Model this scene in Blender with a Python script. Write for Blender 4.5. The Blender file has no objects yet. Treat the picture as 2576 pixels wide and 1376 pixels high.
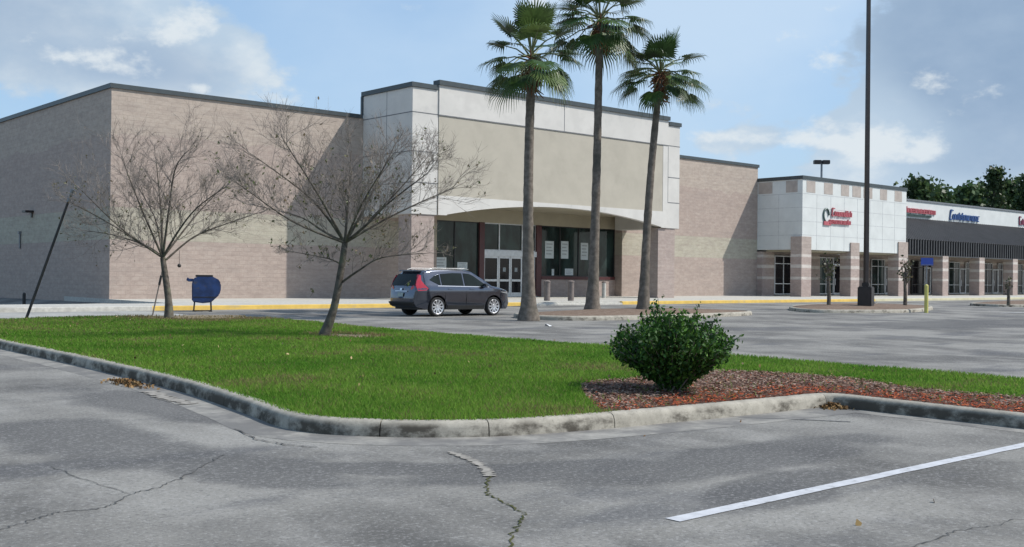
import bpy, bmesh, math, random
import numpy as np
from mathutils import Vector, Matrix

# ------------------------------------------------------------------ camera
F, CX, CY, HC, SL = 2751.0, 1288.0, 688.0, 1.55, 0.0065
yaw, pitch, roll = math.radians(48.5), math.radians(0.19), math.radians(0.6)
f0 = Vector((math.cos(yaw), math.sin(yaw), 0)); r0 = Vector((math.sin(yaw), -math.cos(yaw), 0))
FW = f0*math.cos(pitch) + Vector((0, 0, 1))*math.sin(pitch)
u0 = r0.cross(FW)
RT = r0*math.cos(roll) + u0*math.sin(roll)
UP = -r0*math.sin(roll) + u0*math.cos(roll)
O = Vector((0, 0, HC))
scene = bpy.context.scene
C = scene.collection
cam = bpy.data.objects.new('camera', bpy.data.cameras.new('camera'))
C.objects.link(cam)
cam.data.sensor_width = 36.0
cam.data.lens = 36.0*F/2576.0
cam.data.clip_start, cam.data.clip_end = 0.1, 3000
m3 = Matrix((RT, UP, -FW)).transposed()
cam.matrix_world = Matrix.Translation(O) @ m3.to_4x4()
scene.camera = cam
scene.view_settings.view_transform = 'Standard'
scene.view_settings.look = 'None'
scene.view_settings.exposure = 0.0
scene.view_settings.gamma = 1.0

def ray(x, y): return FW*F + RT*(x-CX) - UP*(y-CY)
def onY(x, y, Y): d = ray(x, y); return O + d*(Y/d.y)
def onX(x, y, X): d = ray(x, y); return O + d*(X/d.x)
def gnd(x, y, dz=0.0): d = ray(x, y); return O + d*((dz-HC)/(d.z-SL*d.y))
def atd(x, y, D): return O + ray(x, y)*(D/F)
def gz(X, Y):
    z = SL*max(-30.0, min(Y, 46.0))
    if Y > 40:
        z -= 0.03*min(Y-40, 40)*max(0.0, min(1.0, (19.0-X)/4.0))
    return z

# ------------------------------------------------------------------ sky
SUN_EL = math.radians(46.5); SUN_AZ = math.atan2(0.718, -0.696)
world = bpy.data.worlds.new('World'); scene.world = world
world.use_nodes = True
wt = world.node_tree; wn = wt.nodes; wn.clear()
def N(t, typ, **kw):
    n = t.nodes.new(typ)
    for k, v in kw.items(): setattr(n, k, v)
    return n
def mth(t, op, a, b=None, clamp=False):
    n = N(t, 'ShaderNodeMath', operation=op); n.use_clamp = clamp
    for i, v in enumerate((a, b)):
        if v is None: continue
        if isinstance(v, (int, float)): n.inputs[i].default_value = v
        else: t.links.new(v, n.inputs[i])
    return n.outputs[0]
def sstep(t, v, a, b, lo=0.0, hi=1.0):
    n = N(t, 'ShaderNodeMapRange', interpolation_type='SMOOTHSTEP')
    n.inputs[1].default_value, n.inputs[2].default_value = a, b
    n.inputs[3].default_value, n.inputs[4].default_value = lo, hi
    t.links.new(v, n.inputs[0]); return n.outputs[0]
def mixc(t, f, a, b):
    n = N(t, 'ShaderNodeMix', data_type='RGBA')
    for s, v in ((0, f), (6, a), (7, b)):
        if isinstance(v, (int, float)): n.inputs[s].default_value = v
        elif isinstance(v, tuple): n.inputs[s].default_value = (*v, 1)
        else: t.links.new(v, n.inputs[s])
    return n.outputs[2]
sky = N(wt, 'ShaderNodeTexSky', sky_type='NISHITA')
sky.sun_disc = False; sky.sun_elevation = SUN_EL; sky.sun_rotation = SUN_AZ
sky.air_density = 1.0; sky.dust_density = 1.2; sky.ozone_density = 1.5
bg_sky = N(wt, 'ShaderNodeBackground'); bg_sky.inputs[1].default_value = 0.15
wt.links.new(sky.outputs[0], bg_sky.inputs[0])
tc = N(wt, 'ShaderNodeTexCoord')
mp = N(wt, 'ShaderNodeMapping'); mp.inputs['Scale'].default_value = (1, 1, 1.7)
wt.links.new(tc.outputs['Generated'], mp.inputs[0])
def wnoise(scale, detail=7, rough=.55, w=0.0):
    n = N(wt, 'ShaderNodeTexNoise'); n.noise_dimensions = '4D'
    n.inputs['Scale'].default_value = scale; n.inputs['Detail'].default_value = detail
    n.inputs['Roughness'].default_value = rough; n.inputs['W'].default_value = w
    wt.links.new(mp.outputs[0], n.inputs['Vector']); return n.outputs[0]
n1 = wnoise(6.5, 9, .55, 1.3); n2 = wnoise(3.2, 6, .5, 4.1); n3 = wnoise(14.0, 8, .6, 7.7)
def blob(px, py, rx, ry, w):
    """a cloud bank round one direction of the sky; rx, ry are angles given in picture units"""
    c = ray(px, py).normalized()
    h = Vector((c.y, -c.x, 0)).normalized(); v = c.cross(h)*-1
    def dot(vec):
        n = N(wt, 'ShaderNodeVectorMath', operation='DOT_PRODUCT')
        wt.links.new(tc.outputs['Generated'], n.inputs[0]); n.inputs[1].default_value = vec
        return n.outputs['Value']
    a = mth(wt, 'DIVIDE', dot(h), rx/F); b = mth(wt, 'DIVIDE', dot(v), ry/F)
    d2 = mth(wt, 'ADD', mth(wt, 'MULTIPLY', a, a), mth(wt, 'MULTIPLY', b, b))
    e = mth(wt, 'POWER', 2.718, mth(wt, 'MULTIPLY', d2, -1.0))
    front = mth(wt, 'GREATER_THAN', dot(c), 0.0)
    return mth(wt, 'MULTIPLY', mth(wt, 'MULTIPLY', e, front), w)
def total(bs):
    s = bs[0]
    for b in bs[1:]: s = mth(wt, 'ADD', s, b)
    return s
bank = total([blob(120, 60, 400, 190, .50), blob(420, 120, 190, 130, .35), blob(2520, 90, 400, 300, .95), blob(2500, 330, 230, 150, .55),
              blob(1880, 350, 170, 34, .36), blob(2250, 345, 130, 45, .40), blob(2200, 430, 170, 30, .36), blob(2060, 300, 120, 25, .2), blob(510, 225, 50, 22, .5), blob(2330, 175, 70, 50, .42), blob(2290, 250, 90, 50, .3), blob(700, 30, 200, 90, .18)])
nn = mth(wt, 'ADD', mth(wt, 'MULTIPLY', mth(wt, 'SUBTRACT', n1, .5), 2.3), mth(wt, 'MULTIPLY', mth(wt, 'SUBTRACT', n3, .5), .9))
dens = sstep(wt, mth(wt, 'ADD', nn, bank), .26, .47, 0, 1)
shade = total([blob(20, 20, 330, 150, .75), blob(380, 150, 160, 60, .35), blob(330, 200, 260, 60, .3), blob(2460, 60, 330, 190, .95), blob(2560, 270, 210, 120, .75), blob(2500, 420, 260, 60, .45)])
dk = sstep(wt, mth(wt, 'ADD', shade, mth(wt, 'MULTIPLY', mth(wt, 'SUBTRACT', n2, .5), 1.1)), .15, .85)
lit_ = mixc(wt, mth(wt, 'MULTIPLY', sstep(wt, mth(wt, 'ADD', n1, mth(wt, 'MULTIPLY', n3, .35)), .68, .90), .85), (.50, .63, .77), (.80, .86, .89))
dark_ = mixc(wt, sstep(wt, n1, .40, .66), (.28, .40, .57), (.37, .49, .65))
ccol = mixc(wt, dk, lit_, dark_)
bg_cl = N(wt, 'ShaderNodeBackground'); wt.links.new(ccol, bg_cl.inputs[0]); bg_cl.inputs[1].default_value = 1.0
# thin high veil of cirrus over the blue
hi_ = sstep(wt, mth(wt, 'ADD', n2, blob(1700, -40, 800, 230, .45)), .5, .95)
veil = mth(wt, 'ADD', mth(wt, 'MULTIPLY', hi_, .3), .5)
bg_v = N(wt, 'ShaderNodeBackground'); wt.links.new(mixc(wt, hi_, (.40, .63, .93), (.60, .76, .94)), bg_v.inputs[0]); bg_v.inputs[1].default_value = 1.0
mv = N(wt, 'ShaderNodeMixShader'); wt.links.new(veil, mv.inputs[0]); wt.links.new(bg_sky.outputs[0], mv.inputs[1]); wt.links.new(bg_v.outputs[0], mv.inputs[2])
mc = N(wt, 'ShaderNodeMixShader'); wt.links.new(dens, mc.inputs[0]); wt.links.new(mv.outputs[0], mc.inputs[1]); wt.links.new(bg_cl.outputs[0], mc.inputs[2])
# bright cumulus heads along the rims of the banks
n4 = wnoise(11.0, 9, .6, 2.7)
puff = sstep(wt, mth(wt, 'ADD', mth(wt, 'MULTIPLY', mth(wt, 'SUBTRACT', n4, .5), 2.6), total([blob(2325, 185, 75, 60, .52), blob(2240, 320, 150, 45, .42), blob(2300, 390, 130, 45, .42),
        blob(110, 130, 170, 45, .46), blob(300, 165, 120, 35, .3), blob(510, 222, 48, 24, .75), blob(1870, 345, 150, 26, .40), blob(2080, 360, 130, 18, .3), blob(480, 60, 120, 60, .25)])), .30, .62, 0, .85)
bg_p = N(wt, 'ShaderNodeBackground'); bg_p.inputs[0].default_value = (.77, .83, .87, 1)
mp_ = N(wt, 'ShaderNodeMixShader'); wt.links.new(puff, mp_.inputs[0]); wt.links.new(mc.outputs[0], mp_.inputs[1]); wt.links.new(bg_p.outputs[0], mp_.inputs[2])
wo = N(wt, 'ShaderNodeOutputWorld'); wt.links.new(mp_.outputs[0], wo.inputs[0])

# ------------------------------------------------------------------ sun
sd = bpy.data.lights.new('sun', 'SUN'); sd.energy = 4.4; sd.angle = math.radians(0.6); sd.color = (1.0, .955, .89)
sun = bpy.data.objects.new('sun', sd); C.objects.link(sun)
ld = Vector((-.718*math.cos(SUN_EL), .696*math.cos(SUN_EL), -math.sin(SUN_EL)))
sun.rotation_euler = ld.to_track_quat('-Z', 'Y').to_euler(); sun.location = (30, -30, 60)

rnd = random.Random(7)
rng = np.random.default_rng(11)

# ------------------------------------------------------------------ materials
def new_mat(name):
    m = bpy.data.materials.new(name); m.use_nodes = True
    t = m.node_tree; b = t.nodes['Principled BSDF']
    return m, t, b
def pos(t, scale=(1, 1, 1)):
    g = N(t, 'ShaderNodeNewGeometry'); k = N(t, 'ShaderNodeMapping')
    k.inputs['Scale'].default_value = scale; t.links.new(g.outputs['Position'], k.inputs[0]); return k.outputs[0]
def noise(t, vec, scale, detail=5, rough=.55):
    n = N(t, 'ShaderNodeTexNoise'); n.inputs['Scale'].default_value = scale
    n.inputs['Detail'].default_value = detail; n.inputs['Roughness'].default_value = rough
    t.links.new(vec, n.inputs['Vector']); return n.outputs[0]
def bump(t, b, h, strength=.3, dist=.01):
    n = N(t, 'ShaderNodeBump'); n.inputs['Strength'].default_value = strength; n.inputs['Distance'].default_value = dist
    t.links.new(h, n.inputs['Height']); t.links.new(n.outputs[0], b.inputs['Normal'])
def plain(name, col, rough=.6, metal=0.0, var=.18, scale=6.0, bmp=0.0, spec=.5, coat=0.0, dirt=None):
    m, t, b = new_mat(name); v = pos(t)
    n = noise(t, v, scale, 6, .6)
    lo = tuple(c*(1-var) for c in col); hi = tuple(min(1, c*(1+var)) for c in col)
    cc = mixc(t, sstep(t, n, .3, .7), lo, hi)
    if dirt:
        cc = mixc(t, sstep(t, noise(t, v, dirt[1], 7, .65), dirt[2], dirt[3]), cc, dirt[0])
    t.links.new(cc, b.inputs['Base Color'])
    b.inputs['Roughness'].default_value = rough; b.inputs['Metallic'].default_value = metal
    b.inputs['Specular IOR Level'].default_value = spec; b.inputs['Coat Weight'].default_value = coat
    if bmp: bump(t, b, noise(t, v, scale*6, 5, .6), bmp, .01)
    return m
def attr_mat(name, rough=.6, trans=0.0, spec=.3):
    m, t, b = new_mat(name)
    a = N(t, 'ShaderNodeAttribute', attribute_name='tint')
    t.links.new(a.outputs['Color'], b.inputs['Base Color']); b.inputs['Roughness'].default_value = rough
    b.inputs['Specular IOR Level'].default_value = spec
    if trans:
        tr = N(t, 'ShaderNodeBsdfTranslucent'); t.links.new(a.outputs['Color'], tr.inputs[0])
        mx = N(t, 'ShaderNodeMixShader'); mx.inputs[0].default_value = trans
        t.links.new(b.outputs[0], mx.inputs[1]); t.links.new(tr.outputs[0], mx.inputs[2])
        t.links.new(mx.outputs[0], t.nodes['Material Output'].inputs[0])
    return m
def block_mat(name, bands, bw=.4, bh=.2):
    """painted concrete block: colour bands by height, block joints, blotches"""
    m, t, b = new_mat(name); v = pos(t)
    sp = N(t, 'ShaderNodeSeparateXYZ'); t.links.new(v, sp.inputs[0])
    u = mth(t, 'ADD', sp.outputs[0], sp.outputs[1])
    cb = N(t, 'ShaderNodeCombineXYZ'); t.links.new(u, cb.inputs[0]); t.links.new(sp.outputs[2], cb.inputs[1])
    br = N(t, 'ShaderNodeTexBrick'); t.links.new(cb.outputs[0], br.inputs['Vector'])
    br.inputs['Scale'].default_value = 1.0; br.inputs['Brick Width'].default_value = bw; br.inputs['Row Height'].default_value = bh
    br.inputs['Mortar Size'].default_value = .011; br.inputs['Bias'].default_value = 0.0
    br.inputs['Color1'].default_value = (.90, .90, .90, 1); br.inputs['Color2'].default_value = (1.06, 1.05, 1.04, 1); br.inputs['Mortar'].default_value = (.80, .80, .81, 1)
    rp = N(t, 'ShaderNodeValToRGB'); rp.color_ramp.interpolation = 'CONSTANT'
    while len(rp.color_ramp.elements) < len(bands): rp.color_ramp.elements.new(.5)
    for e, (z, c) in zip(rp.color_ramp.elements, bands): e.position = z/12.0; e.color = (*c, 1)
    zj = mth(t, 'MULTIPLY', mth(t, 'SUBTRACT', noise(t, pos(t, (.5, .5, 1)), .9, 6, .6), .5), mth(t, 'MULTIPLY', mth(t, 'GREATER_THAN', sp.outputs[2], 6.0), 1.8))
    t.links.new(mth(t, 'DIVIDE', mth(t, 'ADD', sp.outputs[2], zj), 12.0), rp.inputs[0])
    mm = N(t, 'ShaderNodeMix', data_type='RGBA', blend_type='MULTIPLY'); mm.inputs[0].default_value = .55
    t.links.new(rp.outputs[0], mm.inputs[6]); t.links.new(br.outputs['Color'], mm.inputs[7])
    st = noise(t, pos(t, (.6, .6, 2.6)), 1.3, 9, .72)
    spk = noise(t, pos(t, (1, 1, 2.2)), 3.2, 8, .8)
    mm2 = mixc(t, sstep(t, spk, .46, .66, 0, .38), mm.outputs[2], (.25, .20, .175)); mm2 = mixc(t, sstep(t, spk, .52, .36, 0, .25), mm2, (.52, .47, .41))
    c2 = mixc(t, sstep(t, st, .44, .68, 0, .34), mm2, (.27, .225, .20))
    t.links.new(c2, b.inputs['Base Color']); b.inputs['Roughness'].default_value = .85
    b.inputs['Specular IOR Level'].default_value = .2
    bump(t, b, br.outputs['Fac'], .5, -.008)
    return m
TAN, PINK, CREAM = (.44, .37, .31), (.405, .328, .282), (.43, .398, .315)
M = {}
M['block'] = block_mat('painted_block', [(0, PINK), (2.98, CREAM), (4.38, PINK), (7.55, TAN)])
M['pier'] = block_mat('pier_block', [(0, (.40, .325, .29)), (9, PINK)])
M['column'] = block_mat('column_block', [(0, (.38, .30, .27)), (1.55, (.60, .55, .50)), (1.78, (.40, .32, .285)), (2.35, (.60, .55, .50)), (2.58, (.40, .32, .285)), (3.1, (.60, .55, .50)), (3.32, (.42, .35, .31))])
M['trim'] = plain('dark_metal_trim', (.045, .058, .062), .45, .0, .12, 3)
M['eifs'] = plain('white_stucco', (.60, .58, .54), .85, 0, .06, 1.2, .15, .2, dirt=((.45, .44, .415), .6, .5, .8))
M['taupe'] = plain('taupe_stucco', (.44, .405, .335), .85, 0, .05, .8, .12, .2, dirt=((.37, .34, .28), .5, .48, .8))
M['beige'] = plain('beige_stucco', (.40, .36, .27), .9, 0, .06, 1, .1, .2)
M['joint'] = plain('joint_shadow_gap', (.16, .165, .17), .8)
M['maroon'] = plain('maroon_paint', (.075, .018, .018), .4, 0, .15, 3)
M['alu'] = plain('aluminium_frame', (.55, .56, .56), .4, .6, .1, 4)
M['dkframe'] = plain('dark_bronze_frame', (.035, .035, .035), .4, .3, .1, 4)
def glass_mat(name, c1, c2):
    m, t, b = new_mat(name)
    cc = mixc(t, sstep(t, noise(t, pos(t, (1, 1, .5)), .8, 5, .6), .4, .65), c1, c2)
    t.links.new(cc, b.inputs['Base Color']); b.inputs['Roughness'].default_value = .06
    b.inputs['Specular IOR Level'].default_value = .28
    return m
M['glass'] = glass_mat('dark_glass', (.011, .018, .017), (.030, .056, .052))
M['glass2'] = glass_mat('black_glass', (.008, .008, .010), (.018, .018, .022))
M['paper'] = plain('paper', (.55, .60, .60), .8, 0, .06, 3)
M['print'] = plain('print_ink', (.30, .33, .34), .8)
M['awning'] = plain('charcoal_metal_awning', (.058, .058, .06), .5, .2, .15, 1.0)
M['awning_gap'] = plain('awning_black', (.012, .011, .010), .7)
M['shopwhite'] = plain('white_panel', (.62, .64, .62), .8, 0, .05, 1.0, .1, .2, dirt=((.50, .52, .50), .4, .55, .9))
M['shoptan'] = plain('tan_tile', (.40, .35, .31), .8, 0, .12, 2)
M['gridline'] = plain('panel_seam', (.46, .47, .47), .8)
M['signred'] = plain('red_sign_plastic', (.45, .10, .12), .35, 0, .12, 6)
M['signdark'] = plain('dark_sign_plastic', (.06, .10, .09), .4, 0, .15, 6)
M['signblue'] = plain('blue_sign_plastic', (.02, .075, .24), .35, 0, .15, 6)
M['signpurple'] = plain('maroon_sign_plastic', (.20, .02, .06), .35, 0, .12, 6)
M['roofing'] = plain('roofing', (.30, .30, .29), .9)
M['yellow'] = plain('yellow_curb_paint', (.62, .42, .10), .75, 0, .1, 3, .1, .3, dirt=((.40, .33, .20), 1.2, .52, .8))
M['yellowp'] = plain('yellow_post_paint', (.55, .50, .14), .5, 0, .08, 5)
M['paleyellow'] = plain('faded_yellow_paint', (.50, .46, .30), .8, 0, .1, 2)
M['bark'] = plain('grey_bark', (.115, .098, .082), .95, 0, .35, 9, .6, .1, dirt=((.16, .17, .11), 3, .5, .75))
M['twig'] = plain('twig_bark', (.225, .195, .172), .95, 0, .2, 5, 0, .1)
M['palmbark'] = plain('palm_bark', (.17, .145, .12), .95, 0, .3, 7, .5, .1, dirt=((.09, .085, .07), 1.2, .45, .75))
M['deadfrond'] = plain('dead_frond', (.19, .085, .04), .9, 0, .35, 12)
M['leaf'] = attr_mat('leaf', .5, .3, .4)
M['palmleaf'] = attr_mat('palm_leaf', .45, .2, .45)
M['bushleaf'] = attr_mat('bush_leaf', .55, .2, .25)
M['grassblade'] = attr_mat('grass_blade', .7, .5, .15)
M['chip'] = attr_mat('mulch_chip', .95, 0, .1)
M['lampdark'] = plain('dark_bronze_paint', (.035, .028, .026), .4, .3, .15, 5)
M['polegrey'] = plain('galvanised_steel', (.22, .23, .24), .45, .6, .12, 5)
M['bluebox'] = plain('blue_box_paint', (.015, .040, .13), .38, 0, .35, 3, 0, .5, .1, dirt=((.06, .06, .07), 5, .55, .72))
M['bluesign'] = plain('blue_sign', (.015, .05, .30), .4, 0, .06, 5)
M['bluedark'] = plain('dark_leg_steel', (.03, .028, .028), .5, .3, .1, 5)
M['bollard'] = plain('weathered_bollard', (.17, .14, .125), .7, 0, .2, 6)
M['white'] = plain('white_paint', (.66, .67, .68), .6, 0, .08, 4)
M['black'] = plain('black_plastic', (.02, .02, .02), .6)
M['tyre'] = plain('tyre_rubber', (.018, .018, .018), .85, 0, .2, 20)
M['rim'] = plain('alloy_rim', (.62, .62, .63), .35, .7, .05, 9)
M['paint'] = plain('grey_car_paint', (.095, .108, .14), .14, .85, .03, 3, 0, .5, 1.0)
M['carglass'] = glass_mat('car_glass', (.012, .017, .016), (.02, .03, .028))
M['carglass'].node_tree.nodes['Principled BSDF'].inputs['Roughness'].default_value = .04
M['carglass'].node_tree.nodes['Principled BSDF'].inputs['Specular IOR Level'].default_value = .15
M['tail'] = plain('red_tail_lamp', (.45, .02, .035), .15, 0, .1, 9, 0, .6, .6)
M['chrome'] = plain('bright_trim', (.65, .65, .66), .2, .9, .03, 9)
M['plate'] = plain('number_plate', (.28, .33, .30), .5)
M['rock'] = plain('pale_rock', (.35, .31, .26), .9, 0, .3, 9)

def concrete_mat(name, col, grime, g0, g1, gscale=(1, 1, 1), sc=1.4):
    m, t, b = new_mat(name); v = pos(t); vv = pos(t, gscale)
    base = mixc(t, sstep(t, noise(t, v, 7, 8, .65), .3, .7), tuple(c*.82 for c in col), tuple(c*1.12 for c in col))
    sp = mixc(t, sstep(t, noise(t, v, 90, 3, .6), .55, .75, 0, .35), base, tuple(c*.55 for c in col))
    g = mixc(t, sstep(t, noise(t, vv, sc, 8, .68), g0, g1, 0, .9), sp, grime)
    t.links.new(g, b.inputs['Base Color']); b.inputs['Roughness'].default_value = .9; b.inputs['Specular IOR Level'].default_value = .2
    bump(t, b, noise(t, v, 60, 6, .7), .5, .006)
    return m
def kerb_mat():
    m, t, b = new_mat('kerb_concrete'); v = pos(t); sp = N(t, 'ShaderNodeSeparateXYZ'); t.links.new(v, sp.inputs[0])
    hgt = mth(t, 'SUBTRACT', sp.outputs[2], mth(t, 'MULTIPLY', sp.outputs[1], SL))
    col = (.37, .342, .285)
    base = mixc(t, sstep(t, noise(t, v, 7, 8, .65), .3, .7), tuple(c*.80 for c in col), tuple(c*1.14 for c in col))
    spk = mixc(t, sstep(t, noise(t, v, 45, 4, .7), .52, .7, 0, .5), base, tuple(c*.5 for c in col))
    shaded_run = mth(t, 'MAXIMUM', sstep(t, sp.outputs[0], 6.5, 5.9), mth(t, 'MULTIPLY', sstep(t, sp.outputs[0], 11.2, 11.45), sstep(t, sp.outputs[0], 12.2, 11.8)))  # the two shaded kerb runs: mildew plus shade painted into the colour
    nz = mth(t, 'ADD', noise(t, pos(t, (.9, .9, 1.5)), 2.4, 8, .68), mth(t, 'MULTIPLY', shaded_run, .13))
    splash_shade = sstep(t, mth(t, 'ADD', hgt, mth(t, 'MULTIPLY', mth(t, 'SUBTRACT', noise(t, v, 6, 5, .6), .5), .07)), .145, .085, .12, 1.0)  # keeps splash dirt and the painted shade low on the kerb face
    g = mixc(t, mth(t, 'MULTIPLY', sstep(t, nz, .47, .66, 0, .93), splash_shade), spk, (.062, .054, .043))
    t.links.new(g, b.inputs['Base Color']); b.inputs['Roughness'].default_value = .92; b.inputs['Specular IOR Level'].default_value = .15
    bump(t, b, noise(t, v, 60, 6, .7), .5, .006)
    return m
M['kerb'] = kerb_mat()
M['gutter'] = concrete_mat('gutter_concrete', (.30, .285, .255), (.15, .145, .138), .38, .60, (1, 1, 1), 1.3)
M['walk'] = concrete_mat('sidewalk_concrete', (.47, .455, .41), (.30, .285, .25), .5, .8, (1, 1, 1), .5)
M['apron'] = concrete_mat('apron_concrete', (.36, .355, .33), (.22, .215, .20), .45, .75, (1, 1, 1), .4)

def asphalt_mat():
    m, t, b = new_mat('asphalt'); v = pos(t)
    big = noise(t, v, .34, 6, .55)
    mid = noise(t, pos(t, (1.0, .55, 1)), 1.1, 7, .62)
    base = mixc(t, sstep(t, big, .36, .62), (.112, .107, .099), (.250, .239, .215))
    c = mixc(t, sstep(t, mid, .45, .72, 0, .65), base, (.315, .302, .275))
    c = mixc(t, sstep(t, noise(t, pos(t, (.45, 1.2, 1)), .55, 6, .6), .52, .66, 0, .7), c, (.092, .092, .096))
    wob = noise(t, v, .8, 6, .65)
    def patch(px_, py_, rx, ry, ang):
        q = gnd(px_, py_); k = N(t, 'ShaderNodeMapping'); k.vector_type = 'TEXTURE'
        k.inputs['Location'].default_value = (q.x, q.y, 0); k.inputs['Rotation'].default_value = (0, 0, ang); k.inputs['Scale'].default_value = (rx, ry, 50)
        t.links.new(v, k.inputs[0]); l = N(t, 'ShaderNodeVectorMath', operation='LENGTH'); t.links.new(k.outputs[0], l.inputs[0])
        return sstep(t, mth(t, 'ADD', l.outputs['Value'], mth(t, 'MULTIPLY', mth(t, 'SUBTRACT', wob, .5), 1.5)), 1.12, .72)
    pm = None
    for a_ in ((1880, 1150, 2.2, .55, .0), (1950, 1230, 1.1, .40, .2), (1330, 1185, 1.4, .42, -.25), (1000, 1180, 1.1, .35, -.7), (450, 1020, .8, 2.6, .15), (230, 1110, .8, 1.9, .0), (2420, 815, 7, 2.2, 0), (640, 1180, .6, 1.0, .4)):
        o_ = patch(*a_); pm = o_ if pm is None else mth(t, 'MAXIMUM', pm, o_)
    c = mixc(t, mth(t, 'MULTIPLY', pm, .72), c, (.085, .083, .082))
    fine = noise(t, v, 26, 4, .85)
    c = mixc(t, sstep(t, fine, .50, .66, 0, .42), c, (.44, .43, .41))
    fine2 = noise(t, pos(t, (1.13, .97, 1)), 31, 4, .85)
    c = mixc(t, sstep(t, fine2, .49, .65, 0, .5), c, (.06, .06, .06))
    t.links.new(c, b.inputs['Base Color']); b.inputs['Roughness'].default_value = .9; b.inputs['Specular IOR Level'].default_value = .2
    bump(t, b, noise(t, v, 90, 5, .75), .6, .008)
    return m
M['asphalt'] = asphalt_mat()
def soil_mat(name, c1, c2, c3, s=3.0):
    m, t, b = new_mat(name); v = pos(t)
    c = mixc(t, sstep(t, noise(t, v, s, 7, .6), .35, .65), c1, c2)
    c = mixc(t, sstep(t, noise(t, v, 26, 5, .7), .5, .68, 0, .8), c, c3)
    t.links.new(c, b.inputs['Base Color']); b.inputs['Roughness'].default_value = .95; b.inputs['Specular IOR Level'].default_value = .1
    bump(t, b, noise(t, v, 35, 6, .7), .8, .02)
    return m
M['turf'] = soil_mat('turf_soil', (.030, .055, .014), (.045, .075, .018), (.07, .06, .03))
M['mulchbase'] = soil_mat('mulch_soil', (.10, .055, .04), (.14, .085, .065), (.05, .035, .03))
M['crack'] = plain('crack_dark', (.07, .068, .064), .95)
M['crackmoss'] = soil_mat('crack_moss', (.05, .06, .02), (.10, .10, .04), (.12, .11, .08), 6)
M['tyremark'] = plain('tyre_mark', (.12, .118, .115), .9, 0, .2, 9)
M['baresoil'] = soil_mat('bare_soil', (.20, .165, .11), (.26, .21, .15), (.12, .10, .055), 4)
M['brownmulch'] = soil_mat('brown_mulch', (.17, .12, .09), (.23, .175, .135), (.09, .06, .045), 5)
M['sand'] = plain('washed_sand', (.25, .23, .20), .95, 0, .25, 12)
M['paint_line'] = plain('worn_white_line', (.49, .495, .51), .85, 0, .10, 9, .2, .2, dirt=((.22, .22, .22), 11, .56, .72))

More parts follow.
